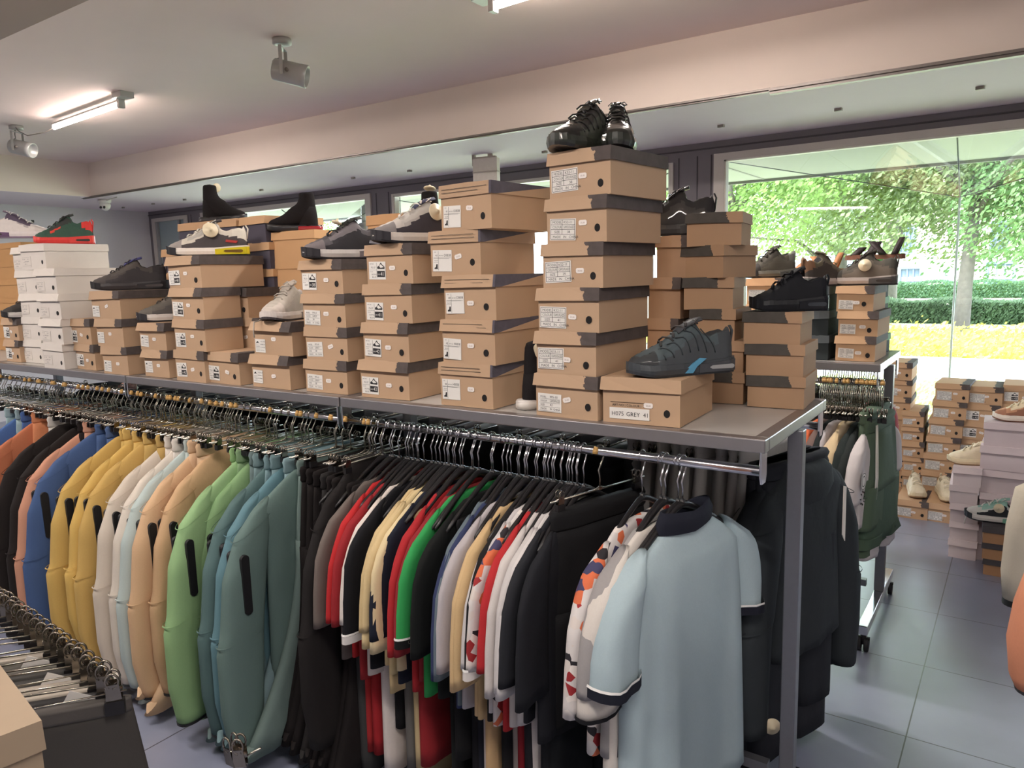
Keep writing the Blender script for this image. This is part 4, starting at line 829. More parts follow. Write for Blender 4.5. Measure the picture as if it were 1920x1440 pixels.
def garment_jacket(nm, label, col, X, Y, rz=0, hem=-.80, group=None, zipc=True, seed=0, z=RZ, wid=1.0, ht=.03, cat='jacket', edge=True, slen=.75, hood=False, rx=0):
    q = random.Random(seed); ph = q.uniform(0, 6); t = thing(nm, label, cat, (X, Y, z), PI / 2 + rz, group, rx); M_ = cloth(col)
    zs = -.215; tp = .335 * wid
    obj('torso', torso(zs, tp * .95, -.108, .145 * wid, hem + q.uniform(-.02, .02), ht, .27 * wid, .004, ph), M_, t)
    for sg in (-1, 1):
        zz = zs - slen + q.uniform(-.03, .02); x0 = .352 * wid
        path = [(tp * .86, -.190, .035), (x0 - .035, zs - .03, .070), (x0 + .005, zs - .16, .083), (x0 + .03, zs - .33, .080), (x0 + .045, zs - slen * .53, .084), (x0 + .055, zs - slen * .8, .076), (x0 + .052, zz, .055)]
        s_ = obj('sleeve', sleeve(sg, path, ph=ph, ht=ht * 1.15, fold=.003, n=22), M_, t)
        ze = zs - slen * .50; a = [(x0 + .043, ze + .002, .0835), (x0 + .044, ze, .0850), (x0 + .045, ze - .002, .0835)]
        obj('elbow_seam', MB().loft([[(sg * (x + px * 1.01), py * 1.03, z2 - px * .09) for px, py, _ in ringpts(0, hw, 0, ht * 1.17, 0, 22, .002, ph, e=.8)] for x, z2, hw in a], 0, False, False), M_, s_)
        zc2 = zs - .035; a = [(x0 - .026, zc2 + .0015, .0715), (x0 - .0255, zc2, .0728), (x0 - .025, zc2 - .0015, .0715)]
        obj('shoulder_seam', MB().loft([[(sg * (x + px), py, z2 - px * .46) for px, py, _ in ringpts(0, hw, 0, ht * 1.15 * .93, 0, 22, .001, ph, e=.8)] for x, z2, hw in a], 0, False, False), M_, s_)
        if zipc:
            for ys in ((-1,) if sg > 0 else (-1, 1)):
                w_, l_ = .0145, .085; zc = zs - slen * .27; pg = [(sg * (x0 + .030) + w_ * math.cos(a), zc + (l_ if math.sin(a) >= 0 else -l_) + w_ * math.sin(a)) for a in [2 * PI * i / 20 for i in range(20)]]
                obj('zip_pocket', MB().prism(pg, ys * ht * 1.12 - .006, ys * ht * 1.12 + .005, 'y'), BLACKR, s_)
        if edge:
            a = [(x0 + .052, zz + .006, .0565), (x0 + .052, zz - .004, .0565)]
            obj('cuff_edge', MB().loft([[(sg * (x + px * 1.01), py * 1.04, z2) for px, py, _ in ringpts(0, hw, 0, ht * 1.17, 0, 22, .003, ph + 1.3, e=.8)] for x, z2, hw in a], 0, False, False), BLACKR, s_)
    if hood:
        R = [ringpts(0, .12 * f, 0, .05 * g_, zc, 24) for zc, f, g_ in ((-.12, .9, .6), (-.15, 1.2, 1.1), (-.2, 1.25, 1.2), (-.25, 1.0, 1.0), (-.28, .6, .6))]; obj('hood', MB().loft(R), M_, t)
    return t
def garment_pants(nm, label, col, X, Y, rz=0, length=.78, group=None, seed=0, z=RZ, wid=.178, ht=.02, cat='trousers', top=-.118, flare=1.0, tie=False, leg=1.0, splay=0, word=None):
    q = random.Random(seed); ph = q.uniform(0, 6); t = thing(nm, label, cat, (X, Y, z), PI / 2 + rz, group); M_ = cloth(col); n = 36
    R = []
    for u, w_, h_ in ((0, .97, .8), (.012, 1, 1.1), (.028, .985, .8), (.044, 1.0, 1.1), (.052, .97, .8)): R.append(ringpts(0, wid * w_, 0, ht * .8 * h_, top - u, n, .0016, ph, k=3))
    wb = obj('waistband', MB().loft(R, 0, True, True), M_, t)
    if word:
        q2 = MB(); put_text(q2, word, -.165, top - .035, .022, -ht * 1.15); obj('waist_print', q2, mat((190, 184, 180), .7, 0, 'print'), wb)
    R = []
    for i in range(9):
        u = i / 8; R.append(ringpts(0, wid * (.97 + .15 * u), 0, ht * (.85 + .5 * u), top - .052 - .24 * u, n, .0045 * (1 - .5 * u), ph, k=1.6 - .7 * u))
    obj('seat', MB().loft(R, 0, True, True), M_, t)
    for sg in (-1, 1):
        R = []; m = 10
        for i in range(m + 1):
            u = i / m; hw = (wid * 1.12 / 2) * (1 + (leg * flare - 1) * u); R.append(ringpts(sg * (wid * .56 + .012 * u + splay * u * u), hw, 0, ht * 1.3, top - .27 - (length - .29) * u, 20, .003, ph + sg + u))
        obj('leg', MB().loft(open_hem(R, .04), 0, True, True), M_, t)
    if tie: obj('drawstring', MB().tube([(.01, ht * 1.5, top - .03), (.02, ht * 1.8, top - .12), (.012, ht * 1.9, top - .2)], .002, 5).tube([(-.01, ht * 1.5, top - .03), (-.03, ht * 1.8, top - .1), (-.02, ht * 1.9, top - .22)], .002, 5), PAPER, t)
    return t
HC = []
# ---- left part of the near rail: jacket and trouser sets on clip hangers
def XR1(px, py, Y=1.6): return aty(px, py, Y).x
CN_ = 'near clothes rail of the long rack'
jk = [   # px, py of the shoulder crest, colour, wording, hem
    (22, 806, (70, 104, 168), 'royal blue', 'leftmost on the near rail'), (58, 832, (196, 112, 74), 'orange', 'left of the black sweatshirts'), (98, 805, (40, 34, 32), 'black', 'left one of the black pair'), (124, 815, (40, 34, 32), 'black', 'right one of the black pair'),
    (148, 820, (206, 142, 112), 'salmon pink', 'between the black pair and a blue jacket'), (168, 824, (66, 92, 142), 'denim blue', 'between the salmon one and the yellow ones'),
    (206, 815, (206, 166, 84), 'mustard yellow', 'leftmost of the yellow jackets'), (234, 842, (214, 172, 86), 'mustard yellow', 'middle yellow one showing a narrow pocket'), (262, 862, (204, 164, 86), 'mustard yellow', 'rightmost of the yellow jackets'),
    (298, 870, (206, 192, 176), 'cream', 'next to the yellow jackets'), (318, 876, (212, 200, 186), 'off white', 'with a narrow black pocket'), (338, 884, (176, 192, 190), 'pale blue', 'between off white and peach'),
    (352, 878, (214, 172, 130), 'peach', 'left of the green jacket'), (372, 872, (208, 166, 122), 'light tan', 'directly behind the green jacket'), (430, 840, (142, 182, 124), 'mint green', 'with the widest pocket in view'), (452, 884, (132, 172, 116), 'mint green', 'half hidden right of the other green one'),
    (490, 905, (84, 112, 112), 'dull teal', 'left of the three teal jackets'), (512, 905, (92, 132, 144), 'light teal', 'middle of the three teal jackets'), (541, 884, (98, 122, 118), 'grey teal', 'large one at the right end')]
for i, (px, py, c, wd, pos) in enumerate(jk):
    X = XR1(px, py); tw = dict(hem=-.80 + RG.uniform(-.03, .03)); bigw = 1.0 if i < 6 else (1.09 if i == 14 else 1.03 if i in (6, 18) else .84 if i in (13, 15) else .96)
    sweat = wd == 'black'
    garment_jacket('sweat_jacket', '%s %s on the near rail, %s' % (wd, 'sweatshirt' if sweat else 'fleece jacket', pos), c, X, 1.772, z=RZ - .052, rz=math.radians(RG.uniform(-4, 4)) + (math.radians(9) if i == 14 else 0), seed=i, zipc=not sweat and i not in (1,), wid=bigw, slen=(.76 if i not in (7, 6) else .70) + RG.uniform(-.02, .02), edge=i not in (6, 7), group='fleece jackets on the near rail', **tw)
pk = [(12, 771, (150, 176, 180), 'pale blue', 'leftmost trousers'), (28, 773, (146, 172, 178), 'pale blue', 'second trousers from the left'), (42, 806, (66, 98, 162), 'royal blue', 'left of the orange set'), (62, 776, (214, 130, 86), 'orange', 'gathered below two clips'), (87, 786, (206, 198, 190), 'white', 'right of the orange pair'),
      (142, 782, (38, 32, 32), 'black', 'behind the two black sweatshirts'), (158, 800, (206, 146, 118), 'salmon pink', 'beside the salmon jacket'), (178, 803, (70, 96, 146), 'denim blue', 'left one of two'), (196, 805, (72, 98, 148), 'denim blue', 'right one of two'), (222, 808, (210, 170, 88), 'mustard yellow', 'first of the yellow ones'), (233, 812, (212, 172, 90), 'mustard yellow', 'second of the yellow ones'),
      (250, 800, (214, 174, 92), 'mustard yellow', 'third of the yellow ones'), (272, 818, (206, 168, 92), 'mustard yellow', 'fourth of the yellow ones'), (296, 830, (198, 160, 88), 'mustard yellow', 'last of the yellow ones'), (311, 832, (214, 202, 190), 'off white', 'left one of a pair'), (324, 830, (214, 204, 194), 'off white', 'right one of a pair'),
      (343, 842, (174, 188, 186), 'pale blue', 'between off white and peach'), (354, 836, (216, 178, 140), 'peach', 'left one of the peach pair'), (370, 846, (208, 170, 132), 'peach', 'right one of the peach pair'), (432, 834, (136, 176, 112), 'pale green', 'clipped right of the green jacket'), (446, 846, (124, 158, 112), 'sage green', 'right of the pale green pair'),
      (463, 846, (104, 124, 124), 'blue grey', 'next to the sage pair'), (478, 862, (112, 138, 142), 'blue grey', 'second blue grey pair'), (493, 860, (116, 146, 152), 'grey blue', 'left of the wide pale pair'), (507, 868, (108, 138, 144), 'grey blue', 'under a large clip'), (530, 866, (122, 150, 156), 'pale steel blue', 'with the widest waistband'), (556, 868, (104, 124, 120), 'grey teal', 'last before the black ones')]
for i, (px, py, c, wd, pos) in enumerate(pk):
    garment_pants('trousers', '%s jogging trousers on the near rail, %s' % (wd, pos), c, XR1(px, py), 1.772, math.radians(RG.uniform(-5, 5)), RG.uniform(.93, .975), 'jogging trousers on the near rail', i, splay=.17 if i < 6 else RG.uniform(.18, .27), top=-.108 - RG.uniform(0, .012))
    HC.append((XR1(px, py) + .004, 'metal clip hanger holding the %s trousers that are %s' % (wd, pos)))
for i in range(9):
    x = -1.97 + i * .030
    garment_pants('trousers', 'black trousers in the dark gap between the teal jackets and the red shirts', (30, 26, 26) if i != 3 else (44, 42, 42), x, 1.772, math.radians(RG.uniform(-6, 6)), RG.uniform(.9, .97), 'black trousers in the dark gap', 50 + i, word='ZAYN' if i in (0, 4) else None, splay=.14, top=-.135 - .004 * i, tie=False)
garment_jacket('hoodie', 'black hooded jacket just left of the first red shirt', (34, 31, 31), -1.79, 1.772, math.radians(3), -.84, None, False, 77, edge=False, cat='hoodie', hood=False, wid=.72)
for X, lb in HC: hang('CL', X, 1.772, lb, 'clip hangers on the near rail', math.radians(RG.uniform(-11, 8)), RZ + RG.uniform(0, .002))
for i, px in enumerate([-38, -30, -24, -16, -8] + [-2 + 9.1 * k for k in range(42)] + [378, 384, 391, 400, 412, 420, 428, 433, 440, 448, 463, 476, 497, 512, 533, 545, 570, 585, 628, 640, 655, 682, 690, 697, 712]):
    X = xat(px, 1.772, RZ)
    if X < -1.66: hang('CL', X, 1.772, 'metal clip hanger with a yellow size ring in the dense row on the near rail', 'clip hangers on the near rail', math.radians(RG.uniform(-11, 8)), RZ + RG.uniform(0, .002))
# ---- right part of the near rail: plastic hangers with t-shirts
ROSE = (176, 38, 40)
FLO = bpy.data.materials.new('floral_print'); FLO.use_nodes = True; nt = FLO.node_tree; b = nt.nodes['Principled BSDF']; N = nt.nodes.new; L = nt.links.new
b.inputs['Roughness'].default_value = .8; tc = N('ShaderNodeTexCoord'); vo = N('ShaderNodeTexVoronoi'); vo.inputs['Scale'].default_value = 34; L(tc.outputs['Object'], vo.inputs[0]); cr = N('ShaderNodeValToRGB'); e = cr.color_ramp; e.interpolation = 'CONSTANT'
e.elements[0].color = lin((206, 200, 198)); e.elements[1].position = .42; e.elements[1].color = lin((222, 214, 208))
for p, c in ((.55, (206, 104, 66)), (.66, (60, 58, 92)), (.74, (206, 196, 190)), (.84, (150, 36, 40)), (.92, (36, 32, 38))):
    k = e.elements.new(p); k.color = lin(c)
sx = N('ShaderNodeSeparateColor'); L(vo.outputs['Color'], sx.inputs[0]); L(sx.outputs[0], cr.inputs[0]); L(cr.outputs[0], b.inputs['Base Color'])
ts = [(694, 908, (110, 98, 92), 'grey', 'barely seen behind the first red one'), (705, 898, (196, 34, 38), 'bright red', 'first on the plastic hangers'), (724, 908, (160, 34, 40), 'dark red', 'second red one'), (741, 915, (214, 202, 194), 'off white', 'between red and black'), (753, 917, (26, 26, 30), 'black', 'over a white under-sleeve, left group'), (776, 917, (206, 178, 126), 'beige', 'first of four beige'), (784, 925, (210, 182, 130), 'beige', 'second of four beige'),
      (793, 930, (214, 188, 136), 'beige', 'third of four beige'), (801, 935, (218, 196, 150), 'pale beige', 'fourth of four beige'), (809, 933, (32, 36, 52), 'navy', 'right of the beige ones'), (822, 934, (186, 36, 42), 'red', 'left of the green one, slim'), (846, 931, (150, 34, 42), 'dark red', 'second one left of the green'), (857, 938, (44, 160, 78), 'bright green', 'with a black lettered hem'), (884, 942, (22, 24, 24), 'black', 'right of the bright green'),
      (903, 948, (96, 110, 120), 'slate blue grey', 'left of the navy blue'), (918, 946, (48, 58, 96), 'navy blue', 'right of the slate one'), (934, 940, (176, 168, 172), 'light grey', 'right of the navy blue'), (946, 950, (200, 166, 116), 'tan', 'left one of two tan'), (950, 962, (206, 172, 122), 'tan', 'right one of two tan'), (965, 951, (30, 29, 31), 'black', 'with a white shoulder stripe'), (981, 957, (196, 190, 190), 'white', 'left of the slim floral one'),
      (990, 966, None, 'floral', 'slim one left of the red'), (1001, 958, (192, 38, 42), 'red', 'right of the slim floral one'), (1014, 968, (200, 192, 188), 'off white', 'right of the last red'), (1026, 976, (196, 190, 188), 'off white', 'second one right of the last red'), (1036, 992, (204, 198, 196), 'white', 'left of the black shirts'), (1044, 994, (38, 40, 46), 'charcoal', 'under the clip hanger'), (1058, 998, (30, 32, 38), 'black', 'large dark one under the clip hanger')]
tx = []
for i, (px, py, c, wd, pos) in enumerate(ts):
    X = XR1(px, py, 1.66); tx.append((X, c, wd)); hem = RG.uniform(-.74, -.68)
    kw = {}
    if wd == 'bright green': kw = dict(cuffc=(24, 24, 26), word='CON')
    if i in (4, 19): kw = dict(cuffc=(206, 200, 196))
    garment_tee('t_shirt', '%s t-shirt on the near rail, %s' % (wd, pos), c or (200, 190, 185), X, 1.772, math.radians(RG.uniform(-6, 3) + (4 if i < 3 else 0)), hem, 't-shirts on black plastic hangers', slv=RG.uniform(.27, .34), seed=100 + i, m_=FLO if c is None else None, ht=.017, **kw)
    hang('PL', X, 1.772, 'black plastic hanger of the %s t-shirt, %s' % (wd, pos), 'plastic hangers on the near rail', math.radians(RG.uniform(-4, 4)))
    col2 = {0: (60, 60, 60), 1: ROSE, 2: (170, 30, 36), 3: (206, 196, 190), 4: (28, 28, 30), 5: (96, 92, 88), 6: (196, 176, 130), 10: (150, 30, 36), 12: (24, 26, 26), 15: (30, 32, 44), 17: (186, 150, 104), 16: (170, 160, 158), 22: (150, 28, 38), 24: (188, 180, 176), 26: (30, 32, 36), 27: (26, 28, 32), 19: (24, 24, 26), 13: (22, 22, 24), 8: (190, 166, 120), 14: (26, 26, 30), 20: (150, 140, 134), 23: (34, 34, 38)}.get(i)
    if col2: garment_pants('shorts', '%s legs below the %s t-shirt, %s' % ({0: 'grey', 1: 'red', 2: 'dark red', 3: 'off white', 4: 'black', 5: 'grey', 6: 'beige', 8: 'beige', 10: 'dark red', 12: 'black', 13: 'black', 14: 'black', 15: 'navy', 16: 'pale grey', 17: 'tan', 19: 'black', 20: 'grey', 22: 'red', 23: 'charcoal', 24: 'off white', 26: 'charcoal', 27: 'black'}[i], wd, pos), col2, X + .012, 1.772, math.radians(RG.uniform(-5, 5)), RG.uniform(.85, 1.02) - (.12 if i % 3 else 0), 'legs of the sets below the t-shirts', 200 + i, top=-.20, wid=.17 + RG.uniform(0, .03), cat='trousers')
hooks = [692, 697, 702, 707, 715, 722, 730, 742, 760, 768, 773, 778, 783, 788, 793, 800, 808, 817, 838, 845, 852, 860, 866, 878, 883, 888, 896, 906, 920, 937, 950, 962, 970, 975, 983, 995, 1007, 1015, 1022, 1030, 1035, 1045, 1052, 1060, 1067, 1073, 1082, 1088]
for px in hooks[::2]: hang('PL', xat(px, 1.772, RZ), 1.772, 'black plastic hanger in the close row on the near rail, holding t-shirts', 'plastic hangers on the near rail', math.radians(RG.uniform(-4, 4)))
o = hang('CL', xat(1124, 1.772, RZ), 1.772, 'metal clip hanger with yellow size ring standing alone among the plastic hangers', None, math.radians(-16)); 
if 'group' in o: del o['group']
garment_pants('shorts', 'wide black shorts clipped to the lone metal hanger on the near rail', (26, 26, 28), xat(1124, 1.772, RZ), 1.772, math.radians(-16), .62, None, 301, wid=.185, ht=.03, cat='shorts', top=-.135, flare=1.1)
garment_tee('t_shirt', 'floral print t-shirt left of the grey and cream shirts near the polo', (200, 190, 185), xat(1204, 1.772, RZ), 1.772, math.radians(-5), -.70, None, slv=.30, seed=310, m_=FLO, ht=.026, wide=.98)
garment_tee('polo_shirt', 'grey polo shirt between the floral t-shirt and the cream t-shirt', (150, 146, 146), xat(1238, 1.772, RZ), 1.772, math.radians(-6), -.68, None, slv=.24, seed=311, ht=.03)
garment_tee('t_shirt', 'cream white t-shirt directly behind the light blue polo', (206, 198, 190), xat(1250, 1.772, RZ), 1.772, math.radians(-9), -.74, None, slv=.30, seed=312, ht=.03, cuffc='edge')
for px, a, wd in ((1204, -5, 'carrying the floral t-shirt'), (1240, -6, 'carrying the grey polo shirt'), (1248, -9, 'carrying the cream t-shirt'), (1272, -11, 'left of the pair over the light blue polo'), (1280, -12, 'right of the pair over the light blue polo')):
    o = hang('PL', xat(px, 1.772, RZ), 1.772, 'black plastic hanger near the rail end, %s' % wd, 'single plastic hangers at the rail end', math.radians(a))
PX, PY, PA = xat(1277, 1.772, RZ) + .012, 1.772, math.radians(-12)
garment_tee('polo_shirt', 'light blue polo shirt with navy collar and cuff bands, rightmost on the near rail', (160, 182, 190), PX, PY, PA, -.92, None, slv=.235, seed=320, ht=.046, fold=.013, nk=.10, cuffc=(28, 30, 44), collar=(30, 32, 46), cat='polo shirt', tip=.235, wing=.005)
# ---- far rail of the long rack
for i in range(40):
    X = -1.05 - i * .092 + RG.uniform(-.01, .01)
    c = RG.choice([(30, 29, 32), (34, 32, 34), (40, 42, 46), (28, 28, 30), (46, 52, 56)])
    if i % 4 == 3: garment_jacket('sweat_jacket', 'dark jacket on the far rail behind the near row', c, X, YR2, math.radians(RG.uniform(-5, 5)), -.76, 'dark clothes on the far rail', False, 400 + i, edge=False)
    else: garment_pants('trousers', 'dark trousers on the far rail behind the near row', c, X, YR2, math.radians(RG.uniform(-8, 8)), .85, 'dark trousers on the far rail', 400 + i, top=-.12, wid=.18, ht=.035)
    if i % 2: hang('CL', X, YR2, 'metal clip hanger on the far rail under the shelf', 'clip hangers on the far rail', math.radians(RG.uniform(-6, 6)))
garment_tee('t_shirt', 'pale pink shirt seen below the left shelf edge on the far rail', (212, 178, 176), -4.02, YR2, math.radians(50), -.7, None, seed=430, ht=.04, z=RZ + .03)
garment_tee('t_shirt', 'salmon shirt seen below the left shelf edge on the far rail', (196, 130, 106), -4.5, YR2, math.radians(50), -.7, None, seed=431, ht=.04, z=RZ + .05)
for i in range(9):
    X = -1.02 + i * .047; g_ = 150 + (i % 3) * 14
    garment_pants('trousers', 'grey jogging trousers with gathered waist hanging on the far rail behind the polo', (g_, g_ - 2, g_ - 4), X, YR2, math.radians(RG.uniform(-8, 8) - 12), .98 + (i % 2) * .03 - .12, 'grey trousers behind the polo', 440 + i, top=-.06, wid=.17, ht=.03, leg=.75)
    hang('CL', X, YR2, 'metal clip hanger on the far rail above the grey trousers', 'clip hangers over the grey trousers', math.radians(RG.uniform(-8, 8) - 12), RZ + .002)
for i, (X, a, c, s_, ln) in enumerate(((-.61, -16, (42, 45, 52), 450, 1.0), (-.585, -18, (40, 43, 50), 451, .98), (-.565, -18, (38, 42, 49), 452, .86))):
    garment_pants('trousers', ['black trousers left of the post, longest of the dark ones', 'black trousers just behind the steel post', 'black trousers right of the steel post'][i], c, X, YR2, math.radians(a), ln, None, s_, top=-.10, wid=.175, ht=.04)
for i, (X, a, lb) in enumerate(((-.59, -12, 'black hooded jacket hanging behind the steel post at the rack end'), (-.55, -14, 'black hooded jacket with a white swing tag at the rack end'))):
    t = garment_jacket('hoodie', lb, (46, 52, 57) if i else (40, 45, 51), X + .0, YR2 + .02, math.radians(a), -.72, None, False, 460 + i, wid=.72, edge=False, cat='hoodie', slen=.68, hood=True, ht=.05)
    if i: obj('swing_tag', MB().prism([(.02, -.18), (.036, -.185), (.04, -.36), (.022, -.335)], -.125, -.122, 'y'), PAPER, t)
for i in range(2): hang('PL', (-.59, -.55)[i], YR2, ('black plastic hanger of the hoodie behind the steel post', 'black plastic hanger of the hoodie with the white tag')[i], None, math.radians((-12, -14)[i]))
# hanging boots under the far rail garments (cream discs of security tags show at the hems)
# ------------------------------------------------------------------ clothes on the second rack
YN = 3.362
g2 = [(1548, 'tee', (226, 104, 60), 'orange', 'leftmost, beside the hanging hoodies'), (1556, 'tee', (120, 96, 90), 'brown key patterned', 'right of the orange one'), (1566, 'tee', (36, 42, 44), 'black', 'with a round white sleeve badge'), (1580, 'tee', (190, 182, 186), 'pale grey', 'right of the black badge shirt'), (1592, 'tee', (216, 190, 146), 'cream yellow', 'between grey and black'), (1602, 'tee', (206, 182, 150), 'cream', 'second cream one'), (1618, 'tee', (40, 48, 48), 'black', 'wide one in the middle'), (1632, 'tee', (44, 50, 50), 'charcoal', 'left of the grey badge shirt'), (1644, 'tee', (206, 198, 200), 'light grey', 'with a round sleeve badge')]
for i, (px, k, c, wd, pos) in enumerate(g2):
    X = xat(px, YN, .95); slv = .17
    t = garment_tee('t_shirt', '%s t-shirt on the second rack, %s' % (wd, pos), c, X, YN, math.radians(RG.uniform(-12, -4)), -.55, 't-shirts on the second rack', seed=500 + i, ht=.028, slv=slv)
    if 'badge' in pos and wd != 'pale grey' and wd != 'charcoal':
        s_ = [o for o in t.children if o.name.startswith('sleeve')][0]
        def ringm(r0, r1, y, mi=0, m=None):
            m = m or MB(); n = 24; cx, cz = -.283, -.345
            m.add([(cx + r * math.cos(a), y, cz + r * math.sin(a)) for r in (r0, r1) for a in [2 * PI * q / n for q in range(n)]], [(q, (q + 1) % n, n + (q + 1) % n, n + q) for q in range(n)], mi); return m
        m = ringm(.0, .036, .0375 - .0, 0); m = ringm(.031, .034, .0379, 1, m); m = ringm(.018, .022, .0379, 1, m)
        for q in range(8):
            a = q * PI / 4; m.tube([(-.288 + .022 * math.cos(a), .038, -.41 + .022 * math.sin(a)), (-.288 + .029 * math.cos(a), .038, -.41 + .029 * math.sin(a))], .0025, 5, 1)
        m2 = MB(); m2.v = [(x, -y, z) for x, y, z in m.v]; m2.f = [tuple(reversed(f)) for f in m.f]; m2.m = m.m[:]; m2.s = m.s[:]
        obj('sleeve_badge', m2, [PAPER, INK], s_)
    garment_pants('shorts', '%s lower piece under the second rack shirt %s' % (wd, pos), c, X + .012, YN, math.radians(-8), (.42 if i in (3, 8) else .36), 'lower parts on the second rack', 520 + i, top=-.30, wid=.17, ht=.03, cat='trousers')
for i, (px, c, a, ln, tp, lb) in enumerate(((1652, (88, 108, 88), -6, .36, -.095, 'dark green shorts with white side piping, nearest the camera'), (1660, (84, 104, 84), -8, .46, -.13, 'dark green shorts right of the piped pair'), (1656, (82, 102, 82), -7, .33, -.37, 'dark green longer piece below the shorts'), (1664, (76, 98, 80), -9, .33, -.34, 'dark green leg piece at the right end of the second rack'))):
    X = xat(px - 12, YN, .95); t = garment_pants('shorts', lb + ' on the second rack', c, X, YN - .0, math.radians(a), ln, None, 540 + i, top=tp, wid=.18, ht=.035, cat='shorts', flare=1.15)
    if i == 0: obj('side_piping', MB().tube([(-.13, -.040, -.15), (-.145, -.048, -.27), (-.155, -.054, -.36), (-.16, -.052, -.45)], .003, 5).tube([(-.115, -.040, -.15), (-.13, -.050, -.27), (-.14, -.056, -.36), (-.145, -.054, -.45)], .003, 5), PAPER, t)
garment_tee('t_shirt', 'black shirt at the back right corner of the second rack', (58, 66, 68), -.60, 3.9, math.radians(-10), -.42, None, seed=560, ht=.04, slv=.12)
garment_tee('t_shirt', 'red shirt at the back right corner of the second rack', (190, 76, 80), -.58, 3.9, math.radians(-10), -.5, None, seed=561, ht=.03, slv=.16)
for i in range(34):
    px = 1538 + i * 3.6; hang('CL', xat(px, YN, RZ), YN, 'metal clip hanger with size ring in the dense row on the second rack', 'clip hangers on the second rack', math.radians(RG.uniform(-18, 18)))
for i in range(26):
    px = 1545 + i * 4.2; hang('CL', min(-.49, xat(px, 3.905, RZ)), 3.905, 'metal clip hanger on the back rail of the second rack', 'clip hangers on the back rail of the second rack', math.radians(RG.uniform(-18, 18)))
for i in range(8):
    garment_pants('shorts', 'mixed coloured shorts on the back rail of the second rack', RG.choice([(200, 190, 190), (60, 66, 66), (180, 120, 100), (90, 96, 90)]), -.95 + i * .05, 3.905, math.radians(-10), .42, 'shorts on the back rail of the second rack', 570 + i, wid=.16, ht=.03, cat='shorts')
# ------------------------------------------------------------------ ceiling fixtures
ALU = mat((176, 174, 172), .4, .3, 'lamp_housing', .04, 20); ALUD = mat((120, 112, 106), .5, .2, 'lamp_back', .05)
def spot(x, y, rz, label):
    t = thing('ceiling_spotlight', label, 'spotlight', (x, y, ZH), rz, 'ceiling spotlights')
    n = 24; R = lambda r, z: [(r * math.cos(2 * PI * i / n), r * math.sin(2 * PI * i / n), z) for i in range(n)]
    obj('canopy_box', MB().loft([R(.042, 0), R(.045, -.004), R(.045, -.026), R(.03, -.03)]), ALU, t)
    m = MB()
    for s in (-1, 1): m.box(-.008, .008, s * .056 - .002, s * .056 + .002, -.175, -.045)
    m.box(-.008, .008, -.058, .058, -.047, -.043); obj('yoke', m, ALU, t)
    R2 = lambda r, x: [(x, r * math.cos(2 * PI * i / n), r * math.sin(2 * PI * i / n)) for i in range(n)]
    t.scale = (1.2, 1.2, 1.2); h = obj('lamp_head', MB().loft([R2(.030, -.08), R2(.047, -.075), R2(.05, -.07), R2(.052, .05), R2(.053, .052), R2(.053, .085), R2(.046, .086), R2(.044, .05)]), ALU, t, (.025, 0, -.155), (0, math.radians(14), 0))
    mm = MB()
    for q in range(-4, 5): mm.box(-.0805, -.0795, -.022, .022, q * .005 - .001, q * .005 + .001)
    obj('vent', mm, ALUD, h); obj('pivot', MB().cyl((0, -.062, 0), (0, .062, 0), .009, 12), ALUD, h)
    obj('cable', MB().tube([(-.01, 0, -.03), (-.018, .004, -.06), (-.02, .01, -.085), (-.05, .004, -.10), (-.053, 0, -.12)], .0032, 6), ALUD, t)
    return t
spot(-3.60, 3.0, math.radians(38), 'silver cylinder spotlight hanging from the ceiling near the beam')
spot(-7.20, 3.1, math.radians(30), 'silver cylinder spotlight at the far left of the ceiling')
TUBEM = mat((255, 238, 226), .4, 0, 'tube_glow', 0, emit=36)
def tubelamp(x0, y0, x1, y1, label, e=34, zc=ZH):
    t = thing('tube_lamp', label, 'lamp', (0, 0, 0), 0, 'ceiling tube lamps'); a = Vector((x0, y0, zc - .075)); c = Vector((x1, y1, zc - .075)); d = (c - a).normalized(); nrm = Vector((-d.y, d.x, 0))
    obj('tube', MB().cyl(a, c, .0165, 14), TUBEM, t)
    m = MB(); up = Vector((0, 0, 1)); q = [a + nrm * .018 + up * .018, a - nrm * .018 + up * .018, c - nrm * .018 + up * .018, c + nrm * .018 + up * .018]; m.add(q + [v + up * .014 for v in q], [(0, 1, 2, 3), (7, 6, 5, 4), (0, 4, 5, 1), (1, 5, 6, 2), (2, 6, 7, 3), (3, 7, 4, 0)]); obj('batten', m, ALU, t)
    obj('end_holder', MB().cbox(c + d * .01 + up * .004, (.03, .045, .06)), ALU, t); obj('mount', MB().cbox(c + d * .05 + Vector((0, 0, .055)), (.12, .10, .04)), ALU, t)
    l = area('tube_light', (a + c) / 2 - up * .025, (c - a).length, .03, e, (1, .94, .88), (0, 0, math.atan2(d.y, d.x)), 180); l.parent = t
    return t
tubelamp(-6.67, 3.16, -5.50, 3.08, 'glowing white tube lamp on the ceiling at upper left', 34)
obj('lamp_cable', MB().tube([(-6.69, 3.17, 2.90), (-6.75, 3.12, 2.86), (-6.9, 3.05, 2.845), (-7.05, 3.05, 2.90), (-7.16, 3.08, 2.95)], .004, 6), ALUD, bpy.data.objects['tube_lamp'])
tubelamp(-1.05, 3.08, -2.22, 3.16, 'tube lamp at the top edge of the picture above the boxes', 34)
for i, (x, y, lb) in enumerate(((-7.2, .5, 'far left'), (-4.8, .5, 'left'), (-2.4, .5, 'middle'), (-.2, .4, 'right'), (2.2, .4, 'far right'))): tubelamp(x - .6, y - .02, x + .6, y, '%s tube lamp under the rear soffit' % lb, 22, ZL)
